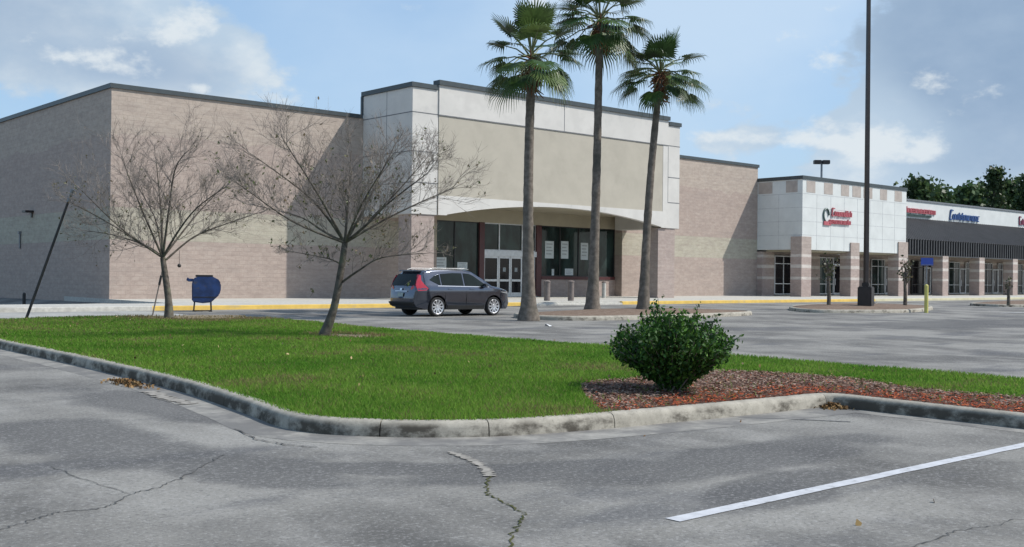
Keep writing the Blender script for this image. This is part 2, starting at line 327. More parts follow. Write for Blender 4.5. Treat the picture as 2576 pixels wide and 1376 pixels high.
# ------------------------------------------------------------------ mesh helpers
class MB:
    def __init__(s): s.v = []; s.f = []; s.c = []
    def quad(s, a, b, c, d, col=None):
        i = len(s.v); s.v += [tuple(a), tuple(b), tuple(c), tuple(d)]; s.f.append((i, i+1, i+2, i+3)); s.c += [col]*4
    def tri(s, a, b, c, col=None):
        i = len(s.v); s.v += [tuple(a), tuple(b), tuple(c)]; s.f.append((i, i+1, i+2)); s.c += [col]*3
    def box(s, x0, x1, y0, y1, z0, z1, col=None):
        i = len(s.v)
        s.v += [(x, y, z) for z in (z0, z1) for y in (y0, y1) for x in (x0, x1)]; s.c += [col]*8
        s.f += [(i, i+2, i+3, i+1), (i+4, i+5, i+7, i+6), (i, i+1, i+5, i+4), (i+2, i+6, i+7, i+3), (i, i+4, i+6, i+2), (i+1, i+3, i+7, i+5)]
        return s
    def obox(s, o, ax, ay, az, col=None):
        """box from corner o with edge vectors"""
        i = len(s.v); o = Vector(o); ax = Vector(ax); ay = Vector(ay); az = Vector(az)
        s.v += [tuple(o+ax*a+ay*b+az*c) for c in (0, 1) for b in (0, 1) for a in (0, 1)]; s.c += [col]*8
        s.f += [(i, i+2, i+3, i+1), (i+4, i+5, i+7, i+6), (i, i+1, i+5, i+4), (i+2, i+6, i+7, i+3), (i, i+4, i+6, i+2), (i+1, i+3, i+7, i+5)]
        return s
    def prism(s, pts, axis, a, b):
        """extrude a 2D outline along an axis ('y': pts are x,z; 'z': pts are x,y; 'x': pts are y,z)"""
        mk = {'y': lambda p, t: (p[0], t, p[1]), 'z': lambda p, t: (p[0], p[1], t), 'x': lambda p, t: (t, p[0], p[1])}[axis]
        i = len(s.v); n = len(pts)
        s.v += [mk(p, a) for p in pts] + [mk(p, b) for p in pts]; s.c += [None]*(2*n)
        s.f.append(tuple(range(i+n-1, i-1, -1))); s.f.append(tuple(range(i+n, i+2*n)))
        for k in range(n):
            l = (k+1) % n; s.f.append((i+k, i+l, i+n+l, i+n+k))
        return s
    def tube(s, pts, rad, n=6, cap=True, col=None):
        pts = [Vector(p) for p in pts]; m = len(pts)
        if not hasattr(rad, '__len__'): rad = [rad]*m
        i = len(s.v); d0 = (pts[1]-pts[0]).normalized()
        a = d0.cross(Vector((0, 0, 1)) if abs(d0.z) < .9 else Vector((1, 0, 0))).normalized()
        for k, p in enumerate(pts):
            d = (pts[min(k+1, m-1)]-pts[max(k-1, 0)]).normalized()
            a = (a-d*a.dot(d)).normalized(); b = d.cross(a)
            for j in range(n):
                t = 2*math.pi*j/n; s.v.append(tuple(p+(a*math.cos(t)+b*math.sin(t))*rad[k])); s.c.append(col)
        for k in range(m-1):
            for j in range(n):
                l = (j+1) % n
                s.f.append((i+k*n+j, i+k*n+l, i+(k+1)*n+l, i+(k+1)*n+j))
        if cap:
            s.f.append(tuple(range(i+n-1, i-1, -1))); s.f.append(tuple(range(i+(m-1)*n, i+m*n)))
        return s
    def build(s, name, mat, parent=None, smooth=False, bevel=0.0, recalc=True):
        me = bpy.data.meshes.new(name); me.from_pydata(s.v, [], s.f)
        if any(c is not None for c in s.c[:1]):
            at = me.color_attributes.new('tint', 'FLOAT_COLOR', 'POINT')
            at.data.foreach_set('color', np.array([(*c, 1) for c in s.c], dtype=np.float32).ravel())
        if recalc or bevel:
            bm = bmesh.new(); bm.from_mesh(me)
            if recalc: bmesh.ops.recalc_face_normals(bm, faces=bm.faces)
            if bevel:
                es = [e for e in bm.edges if len(e.link_faces) == 2 and e.calc_face_angle(0) > .6]
                bmesh.ops.bevel(bm, geom=es, offset=bevel, segments=2, affect='EDGES', clamp_overlap=True)
            bm.to_mesh(me); bm.free()
        me.materials.append(mat)
        if smooth:
            me.polygons.foreach_set('use_smooth', [True]*len(me.polygons))
            me.set_sharp_from_angle(angle=math.radians(38))
        o = bpy.data.objects.new(name, me); C.objects.link(o)
        if parent is not None: o.parent = parent
        return o
def tag(o, label=None, cat=None, group=None, kind=None):
    if label: o['label'] = label
    if cat: o['category'] = cat
    if group: o['group'] = group
    if kind: o['kind'] = kind
    return o
def thing(name, label, cat, loc=(0, 0, 0), rz=0, group=None):
    o = bpy.data.objects.new(name, None); C.objects.link(o); o.location = loc; o.rotation_euler = (0, 0, rz)
    o.empty_display_size = .3
    return tag(o, label, cat, group)
def copy_tree(o, parent=None):
    c = o.copy(); C.objects.link(c)
    if parent is not None: c.parent = parent
    for ch in [x for x in bpy.data.objects if x.parent == o]: copy_tree(ch, c)
    return c
def local(root, p): return Vector(p)-root.location
def bulk(name, V, Fc, col, mat, parent=None, nper=3):
    """large mesh of separate n-gons from numpy arrays"""
    me = bpy.data.meshes.new(name)
    nv = len(V); nf = nv//nper
    me.vertices.add(nv); me.vertices.foreach_set('co', V.astype(np.float32).ravel())
    me.loops.add(nv); me.loops.foreach_set('vertex_index', np.arange(nv, dtype=np.int32))
    me.polygons.add(nf); me.polygons.foreach_set('loop_start', np.arange(0, nv, nper, dtype=np.int32))
    me.update(calc_edges=True)
    at = me.color_attributes.new('tint', 'FLOAT_COLOR', 'POINT')
    at.data.foreach_set('color', np.concatenate([col, np.ones((nv, 1))], 1).astype(np.float32).ravel())
    me.materials.append(mat)
    o = bpy.data.objects.new(name, me); C.objects.link(o)
    if parent is not None: o.parent = parent
    return o
def inpoly(px, py, poly):
    r = np.zeros(px.shape, bool); n = len(poly)
    for i in range(n):
        x0, y0 = poly[i]; x1, y1 = poly[(i+1) % n]
        c = ((y0 > py) != (y1 > py)) & (px < (x1-x0)*(py-y0)/((y1-y0) if y1 != y0 else 1e-9)+x0)
        r ^= c
    return r
def leaf_quads(P, size, tints, up=.3, elong=1.6):
    """one leaf-shaped quad at each point of P (n,3)"""
    n = len(P)
    d = rng.normal(size=(n, 3)); d[:, 2] += up; d /= np.linalg.norm(d, axis=1)[:, None]
    e = np.cross(d, rng.normal(size=(n, 3))); e /= np.linalg.norm(e, axis=1)[:, None]
    s = (size*(.6+.8*rng.random(n)))[:, None]
    V = np.stack([P-d*s*elong*.5, P+e*s*.5, P+d*s*elong*.5, P-e*s*.5], 1).reshape(-1, 3)
    tn = tints[rng.integers(0, len(tints), n)]*(.75+.5*rng.random((n, 1)))
    return V, np.repeat(tn, 4, 0)

# ================================================================== SETTING: ground
def sheet(name, xs, ys, mat, dz=0.0):
    b = MB(); nx = len(xs)
    b.v = [(x, y, gz(x, y)+dz) for y in ys for x in xs]; b.c = [None]*len(b.v)
    b.f = [(j*nx+i, j*nx+i+1, (j+1)*nx+i+1, (j+1)*nx+i) for j in range(len(ys)-1) for i in range(nx-1)]
    return tag(b.build(name, mat, recalc=False), kind='structure')
sheet('parking_lot', [-900, -100, 0, 15, 16, 17, 18, 19, 20, 60, 150, 1400], [-900, -30, 0, 20, 40, 42, 44, 46, 50, 55, 60, 70, 80, 1400], M['asphalt'])

def catmull(P, n=6, closed=True):
    out = []; m = len(P)
    for i in range(m if closed else m-1):
        p0, p1, p2, p3 = (Vector(P[(i+k) % m]) if closed else Vector(P[max(0, min(m-1, i+k))]) for k in (-1, 0, 1, 2))
        for k in range(n):
            t = k/n
            out.append(.5*((2*p1)+(p2-p0)*t+(2*p0-5*p1+4*p2-p3)*t*t+(3*p1-p0-3*p2+p3)*t**3))
    if not closed: out.append(Vector(P[-1]))
    return out
seg_a = catmull([(8.4, 29.3), (7.2, 27.5), (6.5, 24), (6.28, 21.27), (6.16, 16.94), (5.92, 13), (5.58, 10.6), (5.38, 9.5), (5.45, 8.9), (5.79, 8.4), (6.21, 8.04), (6.85, 7.72), (8, 7.5), (9.8, 7.33), (11.42, 7.24)], 6, False)
seg_b = [Vector((11.49, 7.19)), Vector((11.5, 7.1)), Vector((11.48, 5)), Vector((11.46, 2)), Vector((11.45, -4))]
seg_c = catmull([(15.75, -4), (15.75, 3), (15.75, 10), (15.4, 17), (15.15, 22), (15.5, 26), (15.2, 28.6), (14, 30), (12, 30.35), (10, 30.15)], 5, False)
island = seg_a + seg_b + seg_c
def normals(path, closed=True):
    out = []; m = len(path)
    for i in range(m):
        a = path[(i-1) % m] if (closed or i > 0) else path[i]; b = path[(i+1) % m] if (closed or i < m-1) else path[i]
        d = (b-a).normalized(); out.append(Vector((-d.y, d.x)))
    return out
PROF = [(0, -.03), (.012, .085), (.03, .125), (.06, .145), (.10, .15), (.17, .15), (.185, -.03)]
def kerb(name, path, mat, closed=True, breaks=(), prof=PROF, gap=.011):
    nr = normals(path, closed); b = MB(); n = len(path); k = len(prof)
    pts = path + ([path[0]] if closed else []); nr = nr + ([nr[0]] if closed else [])
    def ring(p, m):
        i = len(b.v)
        for u, z in prof: q = p+m*u; b.v.append((q.x, q.y, gz(q.x, q.y)+z)); b.c.append(None)
        return i
    prev = ring(pts[0], nr[0])
    def join(a, c):
        for j in range(k-1): b.f.append((a+j, c+j, c+j+1, a+j+1))
    dist = 0.0; bi = list(breaks)
    for i in range(1, len(pts)):
        L = (pts[i]-pts[i-1]).length
        while bi and dist < bi[0] <= dist+L:
            t = (bi[0]-dist)/L; d = (pts[i]-pts[i-1])/L
            e = ring(pts[i-1]+d*(t*L-gap/2), nr[i-1].lerp(nr[i], t)); join(prev, e); b.f.append(tuple(range(e, e+k)))
            prev = ring(pts[i-1]+d*(t*L+gap/2), nr[i-1].lerp(nr[i], t)); b.f.append(tuple(range(prev, prev+k)))
            bi.pop(0)
        c = ring(pts[i], nr[i]); join(prev, c); prev = c; dist += L
    return tag(b.build(name, mat, smooth=True), kind='structure')
# joints of the kerb measured along its path
cum = [0.0]
for i in range(1, len(island)): cum.append(cum[-1]+(island[i]-island[i-1]).length)
def along(P):
    P = Vector((P.x, P.y)); return min(range(len(island)), key=lambda i: (island[i]-P).length)
brk = [cum[along(gnd(950, 1100))]+.02, cum[along(gnd(1215, 1102))]+.05, cum[along(gnd(1540, 1078))]+.03]
L0 = brk[0]
brk = sorted([L0-3.05*i for i in range(1, 8)] + brk + [brk[2]+3.4, brk[2]+6.4])
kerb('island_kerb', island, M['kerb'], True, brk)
nrm = normals(island)
def gutter(name, lo, hi, w0, w1, mat):
    b = MB()
    for i in range(lo, hi):
        p, q = island[i], island[i+1]; a, c = nrm[i], nrm[i+1]
        t0 = (i-lo)/(hi-lo); t1 = (i+1-lo)/(hi-lo); wa = w0+(w1-w0)*t0; wb = w0+(w1-w0)*t1
        row = []
        for pt, n_, w in ((p, a, wa), (q, c, wb)):
            x = pt+n_*.01; y = pt-n_*w
            row.append([(x.x, x.y, gz(x.x, x.y)+.004), (y.x, y.y, gz(y.x, y.y)+.002)])
        b.quad(row[0][0], row[0][1], row[1][1], row[1][0])
    return tag(b.build(name, mat, recalc=False), kind='structure')
na = len(seg_a)
gutter('gutter', 0, na-1, .35, .52, M['gutter'])
bq = MB(); bq.quad((11.2, 6.82, gz(0, 6.8)+.0025), (11.2, -4, gz(0, -4)+.0025), (11.49, -4, gz(0, -4)+.0025), (11.49, 6.82, gz(0, 6.8)+.0025))
tag(bq.build('gutter', M['gutter'], recalc=False), kind='structure')
LZ = .135
edge = [p+n*.10 for p, n in zip(island, nrm)]
inner = [p+n*.15 for p, n in zip(island, nrm)]
def flatpoly(name, poly, mat, dz):
    bm = bmesh.new(); vs = [bm.verts.new((p[0], p[1], gz(p[0], p[1])+dz)) for p in poly]
    es = [bm.edges.new((vs[i], vs[(i+1) % len(vs)])) for i in range(len(vs))]
    bmesh.ops.triangle_fill(bm, use_beauty=True, edges=es)
    for f in bm.faces:
        if f.normal.z < 0: f.normal_flip()
    me = bpy.data.meshes.new(name); bm.to_mesh(me); bm.free(); me.materials.append(mat)
    o = bpy.data.objects.new(name, me); C.objects.link(o); return tag(o, kind='structure')
flatpoly('lawn_soil', inner, M['turf'], LZ)
# mulch bed outline
def g2(x, y, dz=.14): p = gnd(x, y, dz); return Vector((p.x, p.y))
mul = catmull([g2(1512, 1034), g2(1475, 1000), g2(1460, 972), g2(1485, 961), g2(1600, 951), (12.0, 10.25), (13.0, 9.95), g2(2000, 941), g2(2160, 955), g2(2300, 977), g2(2440, 990), g2(2576, 1000), (13.4, 3.5), (13.4, 0), (13.4, -3.8)], 5, False)
front_in = [p for p in inner[:na+4] if p.x > 8.1 and p.y < 9]
mulch_poly = [(11.63, -3.8)] + [tuple(p) for p in reversed([q for q in front_in])] + [tuple(p) for p in mul]
mulch_poly = [(p[0], p[1]) for p in mulch_poly]
flatpoly('mulch_bed', mulch_poly, M['mulchbase'], LZ+.008)

# ---- grass
lawn_poly = [tuple(p) for p in edge]
tree1 = gnd(425, 800, .14); tree2 = gnd(815, 845, .14); bush_p = gnd(1692, 982, .14)
def make_grass():
    n = 1500000
    px = rng.uniform(5.2, 16.2, n); py = rng.uniform(-4.2, 30.6, n)
    D = np.hypot(px, py)
    dens = np.clip((9.5/np.maximum(D, 7))**1.5, 0.06, 1)*np.where(py < 4.2, .25, 1)
    keep = (rng.random(n) < dens) & (px*FW.x+py*FW.y > 4)
    px, py = px[keep], py[keep]
    k = inpoly(px, py, lawn_poly) & ~((px > 8.1) & (px < 11.9) & (py < 7.62)) & ~((px > 11.3) & (px < 11.85) & (py < 7.8)) & ~(inpoly(px, py, mulch_poly) & (rng.random(len(px)) > .02))
    px, py = px[k], py[k]
    d1 = np.hypot((px-tree1.x-.9), (py-tree1.y-.3)*.8); d2 = np.hypot(px-tree2.x-.55, (py-tree2.y)*.7)
    worn = np.clip(1.4-d1/1.7, 0, .93) + np.clip(1.5-d2/.62, 0, .96)
    nz = np.sin(px*2.1+1.3*np.sin(py*1.7))*np.sin(py*1.9+1.1*np.sin(px*2.7))
    nz2 = .6*np.sin(px*.7+py*.9+2)*np.sin(py*.6-px*.4)+.5*np.sin(px*1.7-py*1.1+.7*np.sin(py*2.3))*np.sin(px*.9+py*1.4)
    k = rng.random(len(px)) > worn
    px, py, nz, nz2, worn = px[k], py[k], nz[k], nz2[k], worn[k]
    n = len(px); D = np.hypot(px, py)
    h = (.032+.040*rng.random(n))*(1+.25*nz)
    w = (.004+.004*rng.random(n))*np.clip(D/10, .9, 2.6)
    a = rng.uniform(0, 2*np.pi, n); ln = h*rng.uniform(.2, 1.2, n); b = rng.uniform(0, 2*np.pi, n)
    z0 = np.array([gz(0, y) for y in np.linspace(-5, 31, 361)])
    zg = np.interp(py, np.linspace(-5, 31, 361), z0)+LZ-.004
    V = np.empty((n, 3, 3))
    V[:, 0, 0] = px-w*np.cos(a); V[:, 0, 1] = py-w*np.sin(a); V[:, 0, 2] = zg
    V[:, 1, 0] = px+w*np.cos(a); V[:, 1, 1] = py+w*np.sin(a); V[:, 1, 2] = zg
    V[:, 2, 0] = px+ln*np.cos(b); V[:, 2, 1] = py+ln*np.sin(b); V[:, 2, 2] = zg+h
    g1 = np.array([.090, .22, .022]); g2_ = np.array([.21, .345, .052]); dry = np.array([.27, .22, .10])
    t = np.clip(.55+.55*nz2+.22*nz+rng.normal(0, .3, n), 0, 1)[:, None]
    c = g1*(1-t)+g2_*t
    far = np.clip((py-23)/7, 0, 1)*.30
    dr = (rng.random(n) < .06+.10*np.clip(nz, 0, 1)+far+np.clip(worn*1.3, 0, .7)+np.clip(nz2-.35, 0, .4))[:, None]
    c = np.where(dr, dry*(.55+.6*rng.random((n, 1))), c*(.75+.5*rng.random((n, 1))))
    o = bulk('grass', V.reshape(-1, 3), None, np.repeat(c, 3, 0), M['grassblade'])
    tag(o, 'short mown green grass covering the kerbed island', 'grass', kind='stuff')
make_grass()
def soil_patch(cx_, cy_, rx, ry, seed):
    r = random.Random(seed); P_ = []
    for k in range(26):
        a = 2*math.pi*k/26; q = 1+.18*math.sin(3*a+seed)+.12*math.sin(5*a)+r.uniform(-.1, .1); P_.append((cx_+rx*q*math.cos(a), cy_+ry*q*math.sin(a)))
    flatpoly('bare_soil', P_, M['baresoil'], LZ+.006)
soil_patch(tree2.x+.50, tree2.y-.25, .62, .62, 2); soil_patch(tree1.x+.9, tree1.y+.4, 1.7, 1.1, 5)
# ---- mulch chips
def make_chips():
    n = 70000
    px = rng.uniform(8, 13.9, n); py = rng.uniform(-4, 10.6, n)
    k = inpoly(px, py, mulch_poly); px, py = px[k], py[k]; n = len(px)
    near = np.minimum(np.abs(py-7.35)*(px < 11.7)+9*(px >= 11.7), np.abs(px-11.6)+9*(py > 7.6)*np.clip(py-7.6, 0, 1))
    near = np.where(px < 11.7, py-7.4, np.hypot(px-11.7, np.maximum(py-7.3, 0)))
    red = 1/(1+np.exp((near-.62-.35*np.sin(px*3.1)*np.sin(py*2.3))/.14))
    isred = rng.random(n) < red*.92+.04
    cr = np.array([[.36, .075, .030], [.24, .05, .022], [.42, .12, .05], [.13, .04, .025]]); cg = np.array([[.27, .18, .135], [.20, .12, .085], [.33, .25, .20], [.14, .07, .05], [.25, .165, .13]])
    col = np.where(isred[:, None], cr[rng.integers(0, 4, n)], cg[rng.integers(0, 5, n)])*(.7+.6*rng.random((n, 1)))
    L = rng.uniform(.008, .028, n); W = rng.uniform(.004, .010, n); a = rng.uniform(0, 2*np.pi, n); ti = rng.uniform(-.35, .35, n)
    zg = SL*py+LZ+.016+rng.uniform(0, .022, n)
    ux, uy, uz = np.cos(a)*np.cos(ti), np.sin(a)*np.cos(ti), np.sin(ti); vx, vy = -np.sin(a), np.cos(a); vz = rng.uniform(-.4, .4, n)
    V = np.empty((n, 4, 3))
    for i, (s, q) in enumerate(((-1, -1), (1, -1), (1, 1), (-1, 1))):
        V[:, i, 0] = px+s*L*ux+q*W*vx; V[:, i, 1] = py+s*L*uy+q*W*vy; V[:, i, 2] = zg+s*L*uz+q*W*vz
    tag(bulk('mulch_chips', V.reshape(-1, 3), None, np.repeat(col, 4, 0), M['chip'], nper=4), 'red and grey wood chips spread over the planting bed', 'mulch', kind='stuff')
make_chips()
def leaf_pile(P, rx, ry, n, label):
    q = rng.normal(size=(n, 2))*.5; P0 = np.stack([P.x+q[:, 0]*rx, P.y+q[:, 1]*ry, np.zeros(n)], 1)
    hgt = .06*np.exp(-(q**2).sum(1)*2)
    P0[:, 2] = SL*P0[:, 1]+.012+hgt*rng.random(n)
    V, c = leaf_quads(P0, .036, np.array([[.24, .14, .06], [.18, .11, .05], [.30, .20, .10], [.14, .085, .045]]), .1, 1.5)
    tag(bulk('fallen_leaves', V, None, c, M['chip'], nper=4), label, 'leaves', kind='stuff')
p = gnd(345, 966); leaf_pile(p+Vector((-.12, 0, 0)), .16, .55, 260, 'small pile of brown fallen leaves against the shaded left kerb')
p = gnd(2092, 1022); leaf_pile(p+Vector((-.17, -.12, 0)), .16, .17, 190, 'small pile of brown fallen leaves in the inner kerb corner')
def stray_leaves():
    n = 170; px = rng.uniform(4.2, 15.5, n); py = rng.uniform(3.0, 30, n)
    ins = inpoly(px, py, lawn_poly); k = ins | (rng.random(n) < .16); px, py, ins = px[k], py[k], ins[k]
    P0 = np.stack([px, py, SL*py+np.where(ins, LZ+.055, .012)], 1)
    V, c = leaf_quads(P0, .034, np.array([[.26, .18, .08], [.22, .14, .07], [.38, .28, .15], [.18, .11, .06]]), 1.5, 1.4)
    tag(bulk('stray_leaves', V, None, c, M['chip'], nper=4), 'dry brown leaves scattered singly over lawn and asphalt', 'leaves', kind='stuff')
stray_leaves()
# ---- cracks, sand, painted lines
def strip(name, pts, w, mat, dz=.005, jag=.012, sub=10, seed=1):
    r = random.Random(seed); P = []
    for i in range(len(pts)-1):
        for k in range(sub): P.append(pts[i].lerp(pts[i+1], k/sub))
    P.append(pts[-1]); b = MB(); L = []
    for i, p in enumerate(P):
        d = (P[min(i+1, len(P)-1)]-P[max(i-1, 0)]); nn_ = Vector((-d.y, d.x, 0)).normalized()
        o = r.gauss(0, jag); ww = w*r.uniform(.35, 1.3)
        a = p+nn_*(o+ww/2); c = p+nn_*(o-ww/2)
        L.append(((a.x, a.y, gz(a.x, a.y)+dz), (c.x, c.y, gz(c.x, c.y)+dz)))
    for i in range(len(L)-1): b.quad(L[i][0], L[i][1], L[i+1][1], L[i+1][0])
    return tag(b.build(name, mat, recalc=False), kind='structure')
G = lambda *q: [gnd(x, y) for x, y in q]
strip('pavement_crack', G((-40, 1348), (0, 1334), (90, 1305), (150, 1288), (240, 1282), (290, 1270), (330, 1243), (400, 1227), (460, 1200), (535, 1160), (560, 1145)), .012, M['crack'], seed=2)
strip('pavement_crack', G((330, 1243), (200, 1205), (120, 1170)), .007, M['crack'], seed=3)
strip('pavement_crack', G((590, 1080), (650, 1108), (720, 1120), (800, 1127)), .018, M['crack'], dz=.009, seed=4)
strip('pavement_crack', G((2250, 1390), (2330, 1365), (2420, 1335), (2500, 1322), (2600, 1300)), .008, M['crack'], seed=5)
strip('pavement_crack', G((1232, 1195), (1222, 1225), (1228, 1245), (1262, 1262), (1300, 1283), (1322, 1292), (1310, 1312), (1290, 1340), (1280, 1390)), .017, M['crackmoss'], jag=.012, seed=6)
strip('washed_sand', G((1130, 1138), (1165, 1150), (1195, 1163), (1222, 1182), (1232, 1200)), .09, M['sand'], jag=.006, sub=25, dz=.008, seed=7)
strip('washed_sand', G((372, 985), (420, 1003), (480, 1018)), .22, M['sand'], jag=.006, sub=25, dz=.010, seed=8)
def line(name, x0, x1, y0, y1, mat=None):
    n = max(2, int((x1-x0)*3)); b = MB(); r = random.Random(int(y0*10)); rows = []
    for i in range(n+1):
        x = x0+(x1-x0)*i/n
        ea, eb = y0+r.gauss(0, .004), y1+r.gauss(0, .004); rows.append(((x, ea, gz(x, ea)+.005), (x, eb, gz(x, eb)+.005)))
    for i in range(n): b.quad(rows[i][0], rows[i+1][0], rows[i+1][1], rows[i][1])
    return tag(b.build(name, mat or M['paint_line'], recalc=False), kind='structure')
line('painted_line', 5.33, 11.15, 4.42, 4.535)
strip('tyre_mark', G((1690, 1015), (1730, 1035), (1800, 1047), (1900, 1052), (2020, 1056), (2140, 1062)), .055, M['tyremark'], dz=.0045, jag=.004, sub=12, seed=12)
strip('tyre_mark', G((1720, 1000), (1760, 1022), (1850, 1030)), .07, M['tyremark'], dz=.0065, jag=.004, sub=12, seed=13)
line('painted_line', 5.33, 11.15, 1.73, 1.83)
for yy in (22.4, 19.6, 16.8, 14.0): line('painted_line', 49.5, 55.5, yy, yy+.12)
for yy in (22.6, 20.0): line('painted_line', 57.5, 64, yy, yy+.12)
# ---- sidewalk and its kerb in front of the shops
SW0 = 37.3
b = MB(); b.v = []
def slab(name, x0, x1, y0, y1, z0, z1, mat):
    q = MB(); i = 0
    q.v = [(x0, y0, z0), (x1, y0, z0), (x1, y1, z1), (x0, y1, z1), (x0, y0, -.2), (x1, y0, -.2), (x1, y1, -.2), (x0, y1, -.2)]; q.c = [None]*8
    q.f = [(0, 1, 2, 3), (0, 4, 5, 1), (1, 5, 6, 2), (2, 6, 7, 3), (3, 7, 4, 0)]
    return tag(q.build(name, mat), kind='structure')
slab('sidewalk', -30, 18.15, SW0, 40.6, .395, .40, M['walk'])
slab('sidewalk', 18.15, 130, SW0, 52.0, .395, .44, M['walk'])
for (x0, x1, m, h) in ((-30, 16.0, 'walk', .40), (16.0, 33.6, 'yellow', .40), (33.6, 40.2, 'walk', .34), (40.2, 64.0, 'yellow', .40), (64.0, 130, 'paleyellow', .40)):
    q = MB(); q.prism([(37.08, .1), (37.12, h-.02), (37.15, h), (37.30, h+.002), (37.30, .1)], 'x', x0, x1)
    tag(q.build('sidewalk_kerb', M[m]), kind='structure')
sheet('concrete_apron', [-30, 0, 10, 15.6], [30.9, 34, 37.05], M['apron'], .004)

# ================================================================== THE EMPTY STORE
FY = 46.7; ZB = .30
store = thing('store_building', 'large empty block store with a tall white and taupe entrance canopy', 'building', (18.2, FY, .4))
def P(name, mb, m, parent=None, smooth=False, bevel=0):
    """part of a thing: geometry given in world space, parented with its place kept"""
    par = parent if parent is not None else store
    o = mb.build(name, M[m] if isinstance(m, str) else m, None, smooth, bevel)
    root = par
    inv = Matrix.Identity(4); chain = []
    while root is not None: chain.append(root); root = root.parent
    w = Matrix.Identity(4)
    for r_ in reversed(chain): w = w @ r_.matrix_parent_inverse @ r_.matrix_basis
    o.parent = par; o.matrix_parent_inverse = w.inverted()
    return o
w = MB()
w.box(18.2, 35.9, FY, 47.1, -1.6, 9.55); w.box(50.49, 64.57, FY, 47.1, -1.6, 9.55)
w.box(35.9, 50.49, 46.72, 47.1, 5.4, 9.55); w.box(18.2, 18.6, 47.1, 88, -1.6, 9.55); w.box(64.17, 64.57, 47.1, 88, -1.6, 9.55)
w.box(18.6, 64.17, 87.6, 88, -1.6, 9.55); w.box(50.49, 50.85, 47.1, 48.2, 0, 5.4); w.box(35.5, 35.9, 47.1, 48.2, 0, 5.4)
P('wall', w, 'block')
r_ = MB(); r_.box(18.6, 64.17, 47.1, 87.6, 9.1, 9.2); P('roof', r_, 'roofing')
for q_ in ((18.12, 31.05, FY-.08, 47.15), (51.0, 64.65, FY-.08, 47.15), (18.12, 18.66, 47.15, 88.05), (64.11, 64.65, 47.15, 88.05)):
    t_ = MB(); t_.box(*q_, 9.52, 9.72); P('roof_trim', t_, 'trim')
# entrance canopy: two stucco pylons over block piers, a wide fascia between with a shallow arch
XL, XR, XA, XB, CYF = 31.1, 50.95, 32.7, 49.8, 42.5
can = MB(); can.box(XL, XA, CYF, FY-.003, 4.54, 10.66); P('pylon', can, 'eifs', bevel=.02)
can = MB(); can.box(XB, XR, CYF, FY-.003, 4.54, 10.66); P('pylon', can, 'eifs', bevel=.02)
fa = MB(); fa.box(XA-.01, XB+.01, CYF-.06, CYF+.3, 9.45, 10.92); fa.box(XB-.42, XB+.01, CYF-.045, CYF+.3, 5.52, 9.45); fa.box(XA+.3, XB-.3, 46.2, 46.68, 9.5, 10.9); P('fascia', fa, 'eifs')
sp = MB(); sp.box(XA, XB-.42, CYF-.03, CYF+.3, 5.5, 9.45); P('sign_panel', sp, 'taupe')
xc, hw, rise, zs = 41.25, 8.0, .73, 4.60
arc = [(xc+hw*math.cos(math.pi*k/28)*1.0, zs+rise*(1-math.cos(math.pi*k/28)**2)) for k in range(29)]
ab = MB(); pts = [(XB+.01, 5.52), (XB+.01, 4.56)] + arc + [(XA-.01, 4.56), (XA-.01, 5.52)]
# the arch band is built in convex strips so that its outline stays clean
xs = sorted(set([XA-.01, XB+.01] + [a[0] for a in arc])); zl = lambda x: zs+rise*(1-((x-xc)/hw)**2) if abs(x-xc) <= hw else 4.56
for i in range(len(xs)-1):
    a, c = xs[i], xs[i+1]; za, zc = zl(a), zl(c)
    if abs(a-xc) > hw+1e-6 or abs(c-xc) > hw+1e-6: za = zc = 4.56
    y0, y1 = CYF-.055, CYF+.3
    ab.quad((a, y0, za), (c, y0, zc), (c, y0, 5.52), (a, y0, 5.52)); ab.quad((a, y0, za), (a, y1, za), (c, y1, zc), (c, y0, zc))
    ab.quad((a, y0, 5.52), (c, y0, 5.52), (c, y1, 5.52), (a, y1, 5.52))
P('arch_band', ab, 'eifs')
so = MB(); so.box(XA, XB, CYF+.3, 46.69, 5.36, 5.45); so.box(35.91, 50.48, 46.69, 47.35, 5.36, 5.45); so.box(35.91, 50.48, 47.25, 47.36, 4.62, 5.36); P('soffit', so, 'beige')
rf = MB(); rf.box(XA, XB, CYF+.3, 46.2, 10.2, 10.3); P('roof', rf, 'roofing')
tr = MB(); tr.box(XL-.07, XA-.08, CYF-.07, FY+.1, 10.66, 10.88); P('roof_trim', tr, 'trim')
tr = MB(); tr.box(XB+.08, XR+.07, CYF-.07, FY+.1, 10.66, 10.88); P('roof_trim', tr, 'trim')
tr = MB(); tr.box(XA-.08, XB+.08, CYF-.16, CYF+.35, 10.92, 11.15); P('roof_trim', tr, 'trim')
tr = MB(); tr.box(XL-.06, XL+.14, FY-.002, FY+.16, 9.72, 10.66)
P('roof_trim', tr, 'trim')
jt = MB(); yj = CYF-.006
for x0, x1 in ((XL, XA-.02), (XB+.02, XR)):
    for z in (9.43, 7.55, 6.05): jt.box(x0, x1, yj, yj+.01, z, z+.05)
jt.box(XA, XB, CYF-.066, CYF-.055, 9.42, 9.47)
for x in (41.2,): jt.box(x, x+.04, CYF-.066, CYF-.055, 9.47, 10.92)
for z in (9.43, 7.55, 6.05): jt.box(XL-.006, XL+.004, CYF, FY-.01, z, z+.045)
jt.box(XB+.06, XB+.10, yj, yj+.01, 6.10, 9.43)
jt.box(XL-.006, XL+.004, 44.6, 44.63, 4.54, 10.66)
P('panel_joint', jt, 'joint')
for (x0, x1) in ((31.17, 32.54), (49.12, 50.62)):
    pr = MB(); pr.box(x0, x1, CYF+.06, 43.62, .3, 4.54); P('pier', pr, 'pier')
